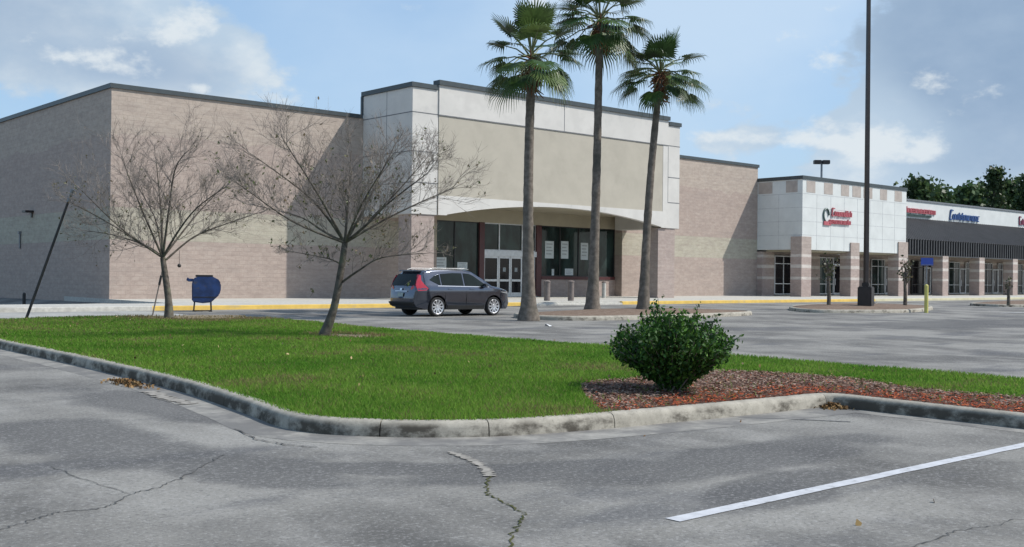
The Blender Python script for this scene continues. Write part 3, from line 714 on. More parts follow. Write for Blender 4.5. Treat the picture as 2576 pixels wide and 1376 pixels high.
# storefront in the recess
SY = 47.36
kw = MB(); kw.box(44.1, 50.49, SY-.1, SY+.3, .3, 1.44); P('knee_wall', kw, 'pier')
sl = MB(); sl.box(44.1, 50.40, SY-.16, SY+.1, 1.44, 1.62); P('sill', sl, 'maroon')
for x0, x1 in ((39.33, 39.70), (43.70, 44.10)):
    cl_ = MB(); cl_.box(x0, x1, SY-.14, SY+.2, .4, 4.62); P('column', cl_, 'maroon')
def window(x0, x1, z0, z1, nm, fm, par, y, tr_z=None, fw=.06, glass='glass', rails=()):
    fr = MB()
    fr.box(x0, x1, y-.05, y+.06, z0, z0+fw); fr.box(x0, x1, y-.05, y+.06, z1-fw, z1)
    W = (x1-x0)/nm
    for k in range(nm+1):
        x = x0+W*k; a = max(x0, x-fw/2); c = min(x1, x+fw/2)
        if k == 0: c = x0+fw
        if k == nm: a = x1-fw
        fr.box(a, c, y-.048, y+.058, z0+fw, z1-fw)
    for rz_ in rails: fr.box(x0+fw, x1-fw, y-.046, y+.056, rz_, rz_+fw*.8)
    f_ = P('window', fr, fm, par)
    gl = MB(); gl.box(x0+.02, x1-.02, y+.0, y+.03, z0+.02, z1-.02); P('pane', gl, glass, f_)
    return f_
window(35.92, 39.33, .42, 4.62, 2, 'dkframe', store, SY)
window(44.10, 50.46, 1.62, 4.62, 4, 'dkframe', store, SY)
# door bay
window(39.70, 43.70, 3.05, 4.62, 1, 'alu', store, SY, rails=())
q = MB()
for x in (40.86, 42.62): q.box(x-.04, x+.04, SY-.06, SY+.06, 3.05, 4.60)
q.box(39.70, 43.70, SY-.14, SY+.1, 2.74, 3.05); P('door_header', q, 'alu')
def door(x0, x1, name='door'):
    fr = MB(); y = SY
    fr.box(x0, x0+.09, y-.04, y+.05, .44, 2.74); fr.box(x1-.09, x1, y-.04, y+.05, .44, 2.74)
    fr.box(x0+.09, x1-.09, y-.04, y+.05, .44, .66); fr.box(x0+.09, x1-.09, y-.04, y+.05, 2.62, 2.74); fr.box(x0+.09, x1-.09, y-.07, y+.03, 1.30, 1.42)
    d = P(name, fr, 'alu')
    gl = MB(); gl.box(x0+.05, x1-.05, y, y+.02, .5, 2.7); P('pane', gl, 'glass2', d); return d
door(39.72, 40.82, 'sidelight'); d1 = door(40.84, 41.73); d2 = door(41.75, 42.64); door(42.66, 43.68, 'sidelight')
for d_, x in ((d1, 41.3), (d2, 42.2)):
    s_ = MB(); s_.box(x-.11, x+.11, SY-.012, SY-.006, 1.86, 2.10); P('door_sticker', s_, 'print', d_)
sd_ = MB(); sd_.box(39.7, 43.7, SY-.2, SY+.1, .40, .445); P('threshold', sd_, 'alu')
# notices taped to the glass
def notice(x0, x1, z0, z1, label, cat='poster', name='poster'):
    q = MB(); q.box(x0, x1, SY-.02, SY-.012, z0, z1); o = q.build(name, M['paper']); tag(o, label, cat, 'notices taped to the store glass')
    pr = MB(); h = z1-z0; w_ = x1-x0
    for k in range(4):
        zz = z1-h*(.2+.19*k); pr.box(x0+w_*.15, x1-w_*(.15+.12*(k % 2)), SY-.023, SY-.0205, zz, zz+h*.06)
    c = pr.build('print', M['print']); c.parent = o
notice(44.48, 45.20, 2.69, 3.72, 'tall pale poster in the right store window, next to the maroon post')
notice(45.80, 46.42, 2.70, 3.75, 'tall pale poster in the middle of the right store window')
notice(47.48, 48.12, 2.66, 3.70, 'tall pale poster in the right store window, just left of the middle palm trunk')
notice(45.05, 45.24, 1.68, 2.06, 'narrow small white notice above the maroon window sill', 'notice', 'paper_notice')
notice(46.15, 46.85, 1.70, 2.10, 'wide low white notice above the maroon window sill', 'notice', 'paper_notice')
a = onY(1090, 662, SY); c = onY(1122, 690, SY); notice(a.x+.1, c.x, 1.75, 2.6, 'white notice in the left store window, above the car roof', 'notice', 'paper_notice')
a = onY(1150, 665, SY); c = onY(1175, 690, SY); notice(a.x, c.x, 1.9, 2.35, 'faint pale notice low in the left store window beside the doors', 'notice', 'paper_notice')
# things on the shaded side wall
q = onX(81, 534, 18.2); lf = thing('wall_light', 'small dark wall light on the shaded left side wall', 'light', q)
b = MB(); b.obox(q+Vector((-.42, -.28, -.02)), (.42, 0, 0), (0, .56, 0), (0, 0, .10)); P('lamp_head', b, 'lampdark', lf, bevel=.02)
b = MB(); b.box(q.x-.06, q.x, q.y-.08, q.y+.08, q.z-.26, q.z-.03); P('bracket', b, 'lampdark', lf)
a = onX(52.5, 590, 18.2); b = MB(); b.tube([(18.15, a.y, 2.75), (18.15, a.y, 3.48)], .05, 8); b.box(18.06, 18.2, a.y-.08, a.y+.08, 3.48, 3.62)
tag(b.build('wall_conduit', M['polegrey']), 'short pale conduit on the shaded left side wall below the cream band', 'conduit')
q = gnd(60.5, 753, .0); b = MB(); zq = gz(q.x, q.y); b.tube([(q.x, q.y, zq), (q.x, q.y, zq+.52)], .07, 10); b.tube([(q.x, q.y, zq+.52), (q.x, q.y, zq+.58)], [.07, .03], 10)
tag(b.build('short_post', M['black'], smooth=True), 'tiny black post standing in front of the shaded left side wall', 'post')
# bollards on the walk
def bollard(px, py, label, mat='bollard', h=1.0, r=.15):
    p = onY(px, py, 0) if 0 else gnd(px, py, .16); p.z = .42
    o = thing('bollard', label, 'bollard', p, 0, 'bollards in front of the store')
    b = MB(); b.tube([(0, 0, 0), (0, 0, h-.1)], r, 14); s = b.build('shaft', M[mat], o, True)
    b = MB(); b.tube([(0, 0, h-.1), (0, 0, h-.05), (0, 0, h)], [r+.015, r+.015, r*.55], 14); b.build('cap', M['bollard'], o, True)
bollard(1376, 757, 'brown bollard under the canopy beside the left palm trunk')
bollard(1436, 757, 'brown bollard under the canopy midway between the left and middle palms')
bollard(1519, 748, 'pale bollard under the canopy just right of the middle palm trunk', 'walk', .95, .12)

# ================================================================== CORNER SHOP (white panelled block on striped columns)
SX, SF = 64.57, 43.0
shop = thing('corner_shop', 'white panelled corner shop block with tan squares along its top and striped columns', 'building', (SX, SF, .43))
SXR = 78.55
b = MB(); b.box(SX, SXR, SF, 60, 3.66, 8.50); P('upper_wall', b, 'shopwhite', shop, bevel=.01)
b = MB(); b.box(SX-.06, SXR+.06, SF-.06, 60.06, 8.50, 8.74); P('roof_trim', b, 'trim', shop)
for x0, x1 in ((2029, 2051), (2073, 2095), (2116, 2136), (2144.5, 2166), (2183, 2194.5), (2214, 2231.6), (2250.8, 2269)):
    if x0 == 2183: x0 = 2172.5
    A_, B_ = onY(x0, 460, SF).x, onY(x1, 460, SF).x
    q = MB(); q.box(A_, B_, SF-.012, SF+.02, 7.62, 8.42); P('tan_square', q, 'shoptan', shop)
for x0, x1 in ((1908.4, 1943.4), (1977.5, 2006.6)):
    A_, B_ = onX(x0, 460, SX).y, onX(x1, 460, SX).y
    q = MB(); q.box(SX-.012, SX+.02, min(A_, B_), min(FY-.02, max(A_, B_)), 7.62, 8.42); P('tan_square', q, 'shoptan', shop)
gl_ = MB()
for z in (7.5, 6.55, 5.6, 4.65): gl_.box(SX, SXR, SF-.005, SF+.01, z, z+.03); gl_.box(SX-.005, SX+.01, SF, FY, z, z+.03)
for k in range(1, 8): x = SX+(SXR-SX)*k/8; gl_.box(x, x+.03, SF-.0065, SF+.01, 3.7, 7.5)
gl_.box(SX-.0065, SX+.01, 44.9, 44.93, 3.7, 7.5)
P('panel_seam', gl_, 'gridline', shop)
b = MB(); b.box(SX+.25, SXR-.1, SF+.3, 46.1, 3.55, 3.655); P('soffit', b, 'beige', shop)
for x0, x1 in ((64.40, 65.57), (70.6, 71.75), (77.31, 78.7)):
    b = MB(); b.box(x0, x1, SF-.09, SF+.80, .3, 4.55 if x0 != 70.6 else 4.3); P('column', b, 'column', shop)
b = MB(); b.box(SX+.006, 66.0, 46.25, 47.3, .3, 3.55); b.box(70.4, 71.6, 46.1, 46.6, .3, 3.55); b.box(76.6, SXR, 46.1, 46.6, .3, 3.55); b.box(SX+.3, SXR, 46.5, 46.68, 3.2, 3.55); P('back_wall', b, 'column', shop)
window(66.0, 70.4, .5, 3.3, 4, 'alu', shop, 46.25, .06, .07, 'glass2', (1.25, 2.7))
window(71.6, 73.6, .5, 3.3, 2, 'alu', shop, 46.25, .06, .07, 'glass', (1.25,))
window(75.0, 76.6, .5, 3.3, 2, 'alu', shop, 46.25, .06, .07, 'glass2', (1.25,))
def shop_door(x0, x1, par, y=46.25, z1=2.75):
    fr = MB(); fr.box(x0, x0+.1, y-.07, y+.05, .46, z1); fr.box(x1-.1, x1, y-.07, y+.05, .46, z1); fr.box(x0+.1, x1-.1, y-.07, y+.05, z1-.1, z1); fr.box(x0+.1, x1-.1, y-.07, y+.05, .46, .62)
    d = P('door', fr, 'alu', par); g_ = MB(); g_.box(x0+.05, x1-.05, y-.01, y+.02, .5, z1-.05); P('pane', g_, 'glass2', d)
    h = MB(); h.tube([(x0+.16, y-.1, 1.2), (x0+.16, y-.1, 1.7)], .02, 6); P('handle', h, 'chrome', d)
shop_door(73.62, 74.98, shop)
window(73.62, 74.98, 2.78, 3.3, 1, 'alu', shop, 46.25, .06, .05, 'glass2')

# ================================================================== SHOP ROW to the right
row = thing('shop_row', 'low row of shops with white sign band, charcoal metal awning and striped columns', 'building', (78.7, SF, .43))
RX0, RX1 = 78.66, 128.0
b = MB(); b.box(RX0, RX1, 46.7, 75, 6.62, 8.32); P('sign_band', b, 'shopwhite', row)
b = MB(); b.box(RX0, RX1, 46.62, 75.05, 8.32, 8.46); P('roof_trim', b, 'polegrey', row)
aw = MB()
aw.prism([(46.69, 6.86), (46.69, 6.70), (43.2, 4.72), (43.04, 4.84)], 'x', RX0, RX1)
for k in range(int((RX1-RX0)/.42)):
    x = RX0+.1+.42*k; aw.prism([(46.68, 6.90), (46.68, 6.855), (43.03, 4.835), (43.0, 4.87)], 'x', x, x+.04)
P('awning', aw, 'awning', row)
fr = MB(); fr.box(RX0, RX1, 43.12, 43.2, 3.62, 4.75); P('fringe_back', fr, 'awning_gap', row)
fr = MB()
for k in range(int((RX1-RX0)/.42)):
    x = RX0+.06+.42*k; fr.box(x, x+.14, 43.02, 43.117, 3.62, 4.80)
fr.box(RX0, RX1, 43.0, 43.11, 3.55, 3.64); P('fringe_slats', fr, 'awning', row)
b = MB(); b.box(RX0, RX1, 43.2, 46.5, 3.63, 3.70); P('soffit', b, 'beige', row)
for k in range(7):
    x = 84.33+6.36*k; b = MB(); b.box(x, x+.95, SF-.02, SF+.85, .3, 3.62); P('column', b, 'column', row)
b = MB(); b.box(RX0, RX1, 46.5, 46.68, .3, 6.6); P('back_wall', b, 'column', row)
for k in range(7):
    x = 79.3+6.36*k
    g_ = 'glass2' if k % 2 else 'glass'
    window(x, x+2.0, .5, 3.3, 2, 'alu' if k != 1 else 'dkframe', row, 46.38, .06, .06, g_, (1.25, 2.7))
    shop_door(x+2.05, x+3.1, row, 46.38); window(x+3.15, x+4.9, .5, 3.3, 2, 'alu' if k != 1 else 'dkframe', row, 46.38, .06, .06, g_, (1.25, 2.7))

# ---- signs: channel letters too small to read, built as letter-like strokes
def letters(x0, x1, z0, z1, y, seed, big=True, slant=.12):
    r = random.Random(seed); b = MB(); x = x0; h = z1-z0; first = big
    def bar(ax, az, bx, bz, w):
        d = Vector((bx-ax, 0, bz-az)).normalized(); n_ = Vector((-d.z, 0, d.x))*w/2
        b.obox(Vector((ax, y, az))-n_, Vector((bx-ax, 0, bz-az)), (0, -.09, 0), n_*2)
    while x < x1-.08:
        H = h*(1.25 if first else r.choice((.72, .72, .78, .98))); wd = h*(.62 if first else r.uniform(.30, .46)); wt_ = h*.15
        s = H*slant; kind = r.choice('nuoelih') if not first else 'C'
        if kind in 'C': bar(x, z0, x+s, z0+H, wt_); bar(x+s, z0+H, x+s+wd, z0+H*.95, wt_); bar(x, z0, x+wd, z0+h*.05, wt_)
        elif kind in 'li': bar(x, z0, x+s, z0+H, wt_); wd = h*.2
        elif kind in 'nh': bar(x, z0, x+s, z0+H, wt_); bar(x+s*.7, z0+h*.66, x+wd+s*.7, z0+h*.66, wt_); bar(x+wd, z0, x+wd+s*.7, z0+h*.66, wt_)
        elif kind == 'u': bar(x, z0, x+s, z0+h*.7, wt_); bar(x, z0+h*.05, x+wd, z0+h*.05, wt_); bar(x+wd, z0, x+wd+s, z0+h*.7, wt_)
        else: bar(x, z0, x+s, z0+h*.7, wt_); bar(x, z0+h*.05, x+wd, z0+h*.05, wt_); bar(x+s, z0+h*.68, x+wd+s, z0+h*.68, wt_); bar(x+s*.5, z0+h*.38, x+wd, z0+h*.38, wt_*.8)
        x += wd+h*.16; first = False
    return b
def px_rect(x0, y0, x1, y1, Y):
    a, c = onY(x0, y0, Y), onY(x1, y1, Y); return a.x, c.x, c.z, a.z
x0, x1, z0, z1 = px_rect(2069, 521, 2145, 560, SF)
s1 = thing('shop_sign', 'red script sign with a small dark emblem on the white corner shop block', 'sign', (x0, SF, z0))
zc = (onY(2072, 540, SF).z)
b = letters(x0+1.1, x1-.25, zc-.04, zc+.40, SF-.03, 5); P('upper_lettering', b, 'signred', s1)
b = letters(x0+.75, x1-.45, zc-.60, zc-.22, SF-.03, 9, False); P('lower_lettering', b, 'signred', s1)
b = MB(); b.tube([(x0+.42+.34*math.cos(t), SF-.05, zc-.02+.45*math.sin(t)) for t in [2*math.pi*k/16 for k in range(12)]], .07, 6); P('emblem', b, 'signdark', s1)
b = MB(); b.box(x0+.1, x0+.95, SF-.1, SF-.02, zc-.72, zc-.45); P('emblem_base', b, 'signred', s1)
zb = lambda x, y: onY(x, y, 46.7)
a = zb(2281, 530); c = zb(2352, 530)
s2 = thing('shop_sign', 'red lettered sign on the white sign band, nearest the corner shop', 'sign', (a.x, 46.7, 7.3))
b = letters(79.6, c.x, 7.32, 7.82, 46.67, 21, False, 0); P('lettering', b, 'signred', s2)
b = letters(79.6, c.x-.8, 7.02, 7.28, 46.67, 22, False, 0); P('small_lettering', b, 'signdark', s2)
a = zb(2388, 530); c = zb(2458, 540)
s3 = thing('shop_sign', 'blue script sign on the white sign band', 'sign', (a.x, 46.7, 7.3))
b = letters(a.x, c.x, 7.05, 7.72, 46.67, 33, True, .2); P('lettering', b, 'signblue', s3)
a = zb(2563, 545); c = zb(2640, 555)
s4 = thing('shop_sign', 'maroon sign at the right end of the sign band, cut by the photo edge', 'sign', (a.x, 46.7, 7.3))
b = letters(a.x, c.x, 7.15, 7.75, 46.67, 41, True, 0); P('lettering', b, 'signpurple', s4)

# ================================================================== LAMPS AND POSTS
pL = gnd(2178, 776, .12)
lp = thing('lamp_post', 'tall dark square lamp post on a dark block base among the small trees', 'lamp post', (pL.x, pL.y, gz(pL.x, pL.y)))
lp.rotation_euler = (0, 0, .3)
b = MB(); b.box(-.31, .31, -.31, .31, 0, 1.12); b.build('base', M['lampdark'], lp, bevel=.04)
b = MB(); b.box(-.16, .16, -.16, .16, 1.12, 1.3); b.build('base_plate', M['lampdark'], lp, bevel=.03)
b = MB(); b.v = []; b.tube([(0, 0, 1.3), (0, 0, 16)], [.125, .095], 4); b.build('pole', M['lampdark'], lp)
b = MB(); b.box(-.7, .7, -.05, .05, 15.9, 16.0); b.build('arm', M['lampdark'], lp)
for s in (-1, 1):
    b = MB(); b.box(min(s*.7, s*1.4), max(s*.7, s*1.4), -.22, .22, 15.82, 16.05); b.build('lamp_head', M['lampdark'], lp, bevel=.03)
D2 = 118.0; top = atd(2067, 403, D2); t2 = thing('lamp_post', 'distant twin head lamp post rising behind the corner shop roof', 'lamp post', (top.x, top.y, .2)); t2.rotation_euler = (0, 0, yaw-math.pi/2)
hz_ = top.z-.2
b = MB(); b.tube([(0, 0, 0), (0, 0, hz_-.15)], [.16, .11], 8); b.build('pole', M['polegrey'], t2)
for s in (-1, 1):
    b = MB(); b.box(min(s*.06, s*.85), max(s*.06, s*.85), -.3, .3, hz_-.42, hz_); b.build('lamp_head', M['lampdark'], t2, bevel=.04)
b = MB(); b.box(-.06, .06, -.06, .06, hz_-.3, hz_-.05); b.build('bracket', M['polegrey'], t2)
pS = gnd(2330, 787)
sg = thing('parking_sign', 'blue sign on a thin post with a pale yellow sleeve by the tree island', 'sign', (pS.x, pS.y, gz(pS.x, pS.y))); sg.rotation_euler = (0, 0, -.62)
b = MB(); b.tube([(0, 0, 0), (0, 0, 1.22)], .085, 12); b.tube([(0, 0, 1.22), (0, 0, 1.27)], [.085, .03], 12); b.build('sleeve', M['yellowp'], sg, True)
b = MB(); b.tube([(0, 0, 1.27), (0, 0, 2.45)], .028, 8); b.build('post', M['polegrey'], sg)
b = MB(); b.box(-.29, .29, -.045, -.03, 2.10, 2.44); b.build('sign_plate', M['bluesign'], sg, bevel=.004)
b = MB(); b.box(-.27, .27, -.05, -.046, 2.12, 2.14); b.build('sign_stripe', M['polegrey'], sg)
# leaning dark pole on the far left of the lawn
pb = gnd(67, 799, .14); Dp = (pb-O).dot(FW); pt = atd(183, 476, Dp)
o = thing('leaning_pole', 'long thin dark pole leaning to the right at the far left of the lawn', 'pole', pb)
b = MB(); d_ = (pt-pb); b.tube([pb-d_*.02, pb+d_*.93], [.040, .034], 8); P('shaft', b, 'black', o, True)
b = MB(); b.tube([pb+d_*.90, pb+d_], [.05, .05], 8); P('end_cap', b, 'polegrey', o, True)
pb = gnd(384, 792, .14); Dp = (pb-O).dot(FW); pt = atd(414, 655, Dp); pm = pb.lerp(pt, .62)
o = thing('tree_stake', 'thin leaning stake propping the left bare tree', 'stake', pb)
b = MB(); b.tube([pb-(pt-pb)*.03, pt], [.022, .018], 6); P('shaft', b, 'twig', o)
b = MB(); b.tube([pb.lerp(pt, .55), pb.lerp(pt, .72)], [.034, .034], 6); P('sleeve', b, 'black', o)
pp = gnd(1386, 822)
b = MB(); b.quad((pp.x-.14, pp.y-.1, pp.z+.02), (pp.x+.12, pp.y-.12, pp.z+.05), (pp.x+.15, pp.y+.1, pp.z+.015), (pp.x-.1, pp.y+.12, pp.z+.09)); b.quad((pp.x-.1, pp.y+.12, pp.z+.09), (pp.x+.15, pp.y+.1, pp.z+.015), (pp.x+.1, pp.y+.16, pp.z+.02), (pp.x-.08, pp.y+.17, pp.z+.02))
tag(b.build('paper_scrap', M['white']), 'small white paper scrap lying on the asphalt before the palm island', 'litter')

# ---- blue collection box on legs beside the left tree
pbx = gnd(515, 783.5)
bx = thing('collection_box', 'dark blue metal box on thin legs with a stub chute on its left', 'box', (pbx.x, pbx.y, gz(pbx.x, pbx.y))); bx.rotation_euler = (0, 0, yaw-math.pi/2+.30); bx.scale = (.78, .78, .95)
outl = [(-.56, .36), (-.10, .31), (.26, .34), (.62, .62), (.68, .82), (.68, 1.04), (.58, 1.18), (.34, 1.28), (-.40, 1.28), (-.52, 1.18), (-.57, 1.0)]
b = MB(); b.prism(outl, 'y', -.36, .36); b.build('body', M['bluebox'], bx, True, .05)
b = MB(); b.box(-.42, .34, -.30, .30, 1.27, 1.35); b.build('lid', M['bluedark'], bx, bevel=.02)
b = MB(); b.box(-.74, -.50, -.16, .16, 1.10, 1.21); b.tube([(-.78, 0, 1.13), (-.72, 0, 1.24)], .05, 6); b.build('chute', M['bluebox'], bx, bevel=.015)
b = MB(); b.box(-.5, .5, -.372, -.35, .52, .55); b.build('seam', M['bluedark'], bx)
for x in (-.44, .26):
    for y in (-.28, .28):
        b = MB(); b.tube([(x, y, .38), (x+(.02 if x > 0 else -.04), y, 0)], .032, 6); b.box(x-.09, x+.05, y-.05, y+.05, 0, .03); b.build('leg', M['bluedark'], bx)
b = MB(); b.tube([(-.47, -.28, .04), (.27, -.28, .04)], .02, 6); b.build('rail', M['bluedark'], bx)

# ================================================================== CAR
SUVP = Vector((23.80, 30.1, 0))
suv = thing('parked_car', 'dark grey SUV with red tail lamps in the lane before the store entrance', 'car', (SUVP.x, SUVP.y, gz(0, SUVP.y)))
suv.scale = (.95, .95, .95)
def hwid(x, z):
    h = .905
    if z > .98: h -= .23*min(1, (z-.98)/.66)
    if z < .5: h -= .05*(.5-z)/.2
    e = max(0, (abs(x)-1.55)/.66); h *= 1-(.17 if x < 0 else .24)*e**2
    return h
WB = (-1.31, 1.31); WR = .345
def arch(xc_, n=11, r=.415):
    return [(xc_+r*math.cos(t), max(.22, .345+r*math.sin(t))) for t in [math.pi*1.08-(math.pi*1.16)*k/(n-1) for k in range(n)]]
side = [(-2.14, .34), (-2.24, .48), (-2.25, .66), (-2.20, .90), (-2.17, 1.06), (-2.06, 1.28), (-1.92, 1.50), (-1.80, 1.60), (-1.45, 1.655), (-.7, 1.68), (.0, 1.665), (.38, 1.60), (.85, 1.34), (1.22, 1.10), (1.60, 1.03), (1.92, .94), (2.12, .82), (2.19, .66), (2.20, .42), (2.12, .27)]
side += list(reversed(arch(WB[1]))) + list(reversed(arch(WB[0])))
bm = bmesh.new()
va = [bm.verts.new((x, -.9, z)) for x, z in side]; vb = [bm.verts.new((x, .9, z)) for x, z in side]
fa_ = bm.faces.new(va); fb_ = bm.faces.new(list(reversed(vb))); n_ = len(side)
for i in range(n_): bm.faces.new((va[i], vb[i], vb[(i+1) % n_], va[(i+1) % n_]))
bmesh.ops.recalc_face_normals(bm, faces=bm.faces)
es = [e for f in (fa_, fb_) for e in f.edges if min(v.co.z for v in e.verts) > .45 and not any(abs(v.co.x-xc_) < .42 and v.co.z < .8 for v in e.verts for xc_ in WB)]
bmesh.ops.bevel(bm, geom=es, offset=.075, segments=3, affect='EDGES', clamp_overlap=True, profile=.6)
for z in (.42, .62, .85, .98, 1.12, 1.3, 1.45, 1.56):
    bmesh.ops.bisect_plane(bm, geom=bm.verts[:]+bm.edges[:]+bm.faces[:], plane_co=(0, 0, z), plane_no=(0, 0, 1))
for x in (-2.1, -1.95, -1.8, -1.6, -.9, 0, .9, 1.6, 1.8, 1.95, 2.1):
    bmesh.ops.bisect_plane(bm, geom=bm.verts[:]+bm.edges[:]+bm.faces[:], plane_co=(x, 0, 0), plane_no=(1, 0, 0))
for y in (-.5, 0, .5):
    bmesh.ops.bisect_plane(bm, geom=bm.verts[:]+bm.edges[:]+bm.faces[:], plane_co=(0, y, 0), plane_no=(0, 1, 0))
for v in bm.verts:
    x, y, z = v.co; h = hwid(x, z)
    crown = .03*(1-(y/.9)**2) if z > 1.5 else 0
    bow = 0
    if x < -1.9: bow = -.05*(1-(y/.9)**2)
    if x > 1.9: bow = .10*(1-(y/.9)**2)
    crease = .036*math.exp(-((z-.93)/.05)**2) - .015*math.exp(-((z-.6)/.13)**2) if abs(y) > .7 and z < 1.0 else 0
    v.co = (x+bow, y/.9*(h+crease), z+crown)
me = bpy.data.meshes.new('body'); bm.to_mesh(me); bm.free(); me.materials.append(M['paint'])
me.polygons.foreach_set('use_smooth', [True]*len(me.polygons)); me.set_sharp_from_angle(angle=math.radians(30))
o = bpy.data.objects.new('body', me); C.objects.link(o); o.parent = suv
def sidepatch(name, pts, mat, par, sgn, off=.012, nsub=5, thick=.02):
    """a panel lying on the car's flank, following its curvature"""
    b = MB(); P_ = []
    n = len(pts)
    for i in range(n):
        for k in range(nsub):
            t = k/nsub; P_.append((pts[i][0]*(1-t)+pts[(i+1) % n][0]*t, pts[i][1]*(1-t)+pts[(i+1) % n][1]*t))
    cx_ = sum(p[0] for p in P_)/len(P_); cz_ = sum(p[1] for p in P_)/len(P_)
    mk = lambda x, z, d: (x, sgn*(hwid(x, z)+off-d), z)
    rings = [P_, [(cx_+(x-cx_)*.5, cz_+(z-cz_)*.5) for x, z in P_]]
    m = len(P_)
    b.v = [mk(x, z, thick) for x, z in rings[0]]+[mk(x, z, 0) for x, z in rings[0]]+[mk(x, z, 0) for x, z in rings[1]]+[mk(cx_, cz_, 0)]; b.c = [None]*len(b.v)
    for i in range(m):
        j = (i+1) % m
        b.f += [(i, j, m+j, m+i), (m+i, m+j, 2*m+j, 2*m+i), (2*m+i, 2*m+j, 3*m)]
    return b.build(name, M[mat], par, True)
for s in (-1, 1):
    sidepatch('side_window', [(-1.62, 1.30), (-1.22, 1.12), (-1.16, 1.12), (-1.16, 1.50), (-1.35, 1.46)], 'carglass', suv, s)
    sidepatch('side_window', [(-1.10, 1.115), (-.12, 1.09), (-.12, 1.545), (-.55, 1.55), (-1.10, 1.51)], 'carglass', suv, s)
    sidepatch('side_window', [(-.05, 1.09), (1.00, 1.07), (.86, 1.17), (.40, 1.46), (.22, 1.53), (-.05, 1.545)], 'carglass', suv, s)
    sidepatch('window_trim', [(-1.3, 1.075), (1.05, 1.045), (1.05, 1.066), (-1.3, 1.098)], 'chrome', suv, s, .014)
    sidepatch('cladding', [(-.86, .24), (.86, .24), (.86, .38), (-.86, .40)], 'black', suv, s, .02)
    for x in (-.98, .0): sidepatch('door_gap', [(x, .42), (x+.014, .42), (x+.014, 1.08), (x, 1.08)], 'black', suv, s, .004, 4)
    for x in (-.86, .14): sidepatch('door_handle', [(x, .965), (x+.20, .965), (x+.20, .995), (x, .995)], 'paint', suv, s, .035, 2, .03)
    sidepatch('tail_light', [(-2.12, .90), (-1.80, .93), (-1.74, 1.0), (-1.88, 1.16), (-1.97, 1.30), (-1.93, 1.46), (-2.0, 1.46), (-2.13, 1.24), (-2.17, 1.05)], 'tail', suv, s, .016, 4)
    b = MB(); b.box(-.09, .09, -.11, .11, -.07, .08); mr = b.build('mirror', M['paint'], suv, True, .04); mr.location = (.80, s*1.0, 1.10)
    b = MB(); b.tube([(-1.55, s*.63, 1.66), (-1.35, s*.63, 1.715), (.1, s*.63, 1.715), (.28, s*.63, 1.67)], .013, 6); b.build('roof_rail', M['polegrey'], suv)
    sidepatch('headlight', [(1.62, .86), (2.02, .80), (2.06, .88), (1.75, .97)], 'chrome', suv, s, .012, 3)
# hatch: glass, lamps, plate, bumper
def hatch(name, zlist, hwf, mat, off=.02, dx=0):
    """a panel on the tail: half width as a function of height"""
    prof = [(-2.14, .34), (-2.24, .48), (-2.25, .66), (-2.20, .90), (-2.17, 1.06), (-2.06, 1.28), (-1.92, 1.50), (-1.80, 1.60)]
    def xat(z):
        for (xa, za), (xb, zb_) in zip(prof, prof[1:]):
            if za <= z <= zb_: return xa+(xb-xa)*(z-za)/(zb_-za)
        return prof[0][0]
    b = MB(); R_ = []
    for z in zlist:
        h = hwf(z); R_.append([(xat(z)-.05*(1-(y/.9)**2)-off, y, z) for y in [h*(2*k/8-1) for k in range(9)]])
    for a_, c_ in zip(R_, R_[1:]):
        for k in range(8): b.quad(a_[k], a_[k+1], c_[k+1], c_[k])
    return b.build(name, M[mat], suv, True, recalc=False)
hatch('rear_window', [1.10, 1.2, 1.3, 1.4, 1.5], lambda z: .70-.12*(z-1.1)/.4, 'carglass')
hatch('rear_bumper', [.36, .42, .48, .52], lambda z: .74, 'black', .025)
hatch('number_plate', [.70, .76, .84], lambda z: .17, 'plate', .03)
hatch('badge', [.925, .965, 1.0], lambda z: .06, 'chrome', .035)
hatch('hatch_trim', [.88, .905], lambda z: .36, 'chrome', .03)
for s in (-1, 1):
    b = MB(); R_ = []
    for z in (.92, 1.02, 1.12, 1.25, 1.38, 1.48):
        x = -2.19+max(0, (z-1.06))*.55 if z > 1.06 else -2.19; yo = hwid(x, z)-.01; yi = yo-(.22 if z < 1.1 else .10)
        R_.append([(x-.03, s*yi, z), (x+.015, s*yo, z)])
    for a_, c_ in zip(R_, R_[1:]): b.quad(a_[0], a_[1], c_[1], c_[0])
    b.build('tail_light', M['tail'], suv, True)
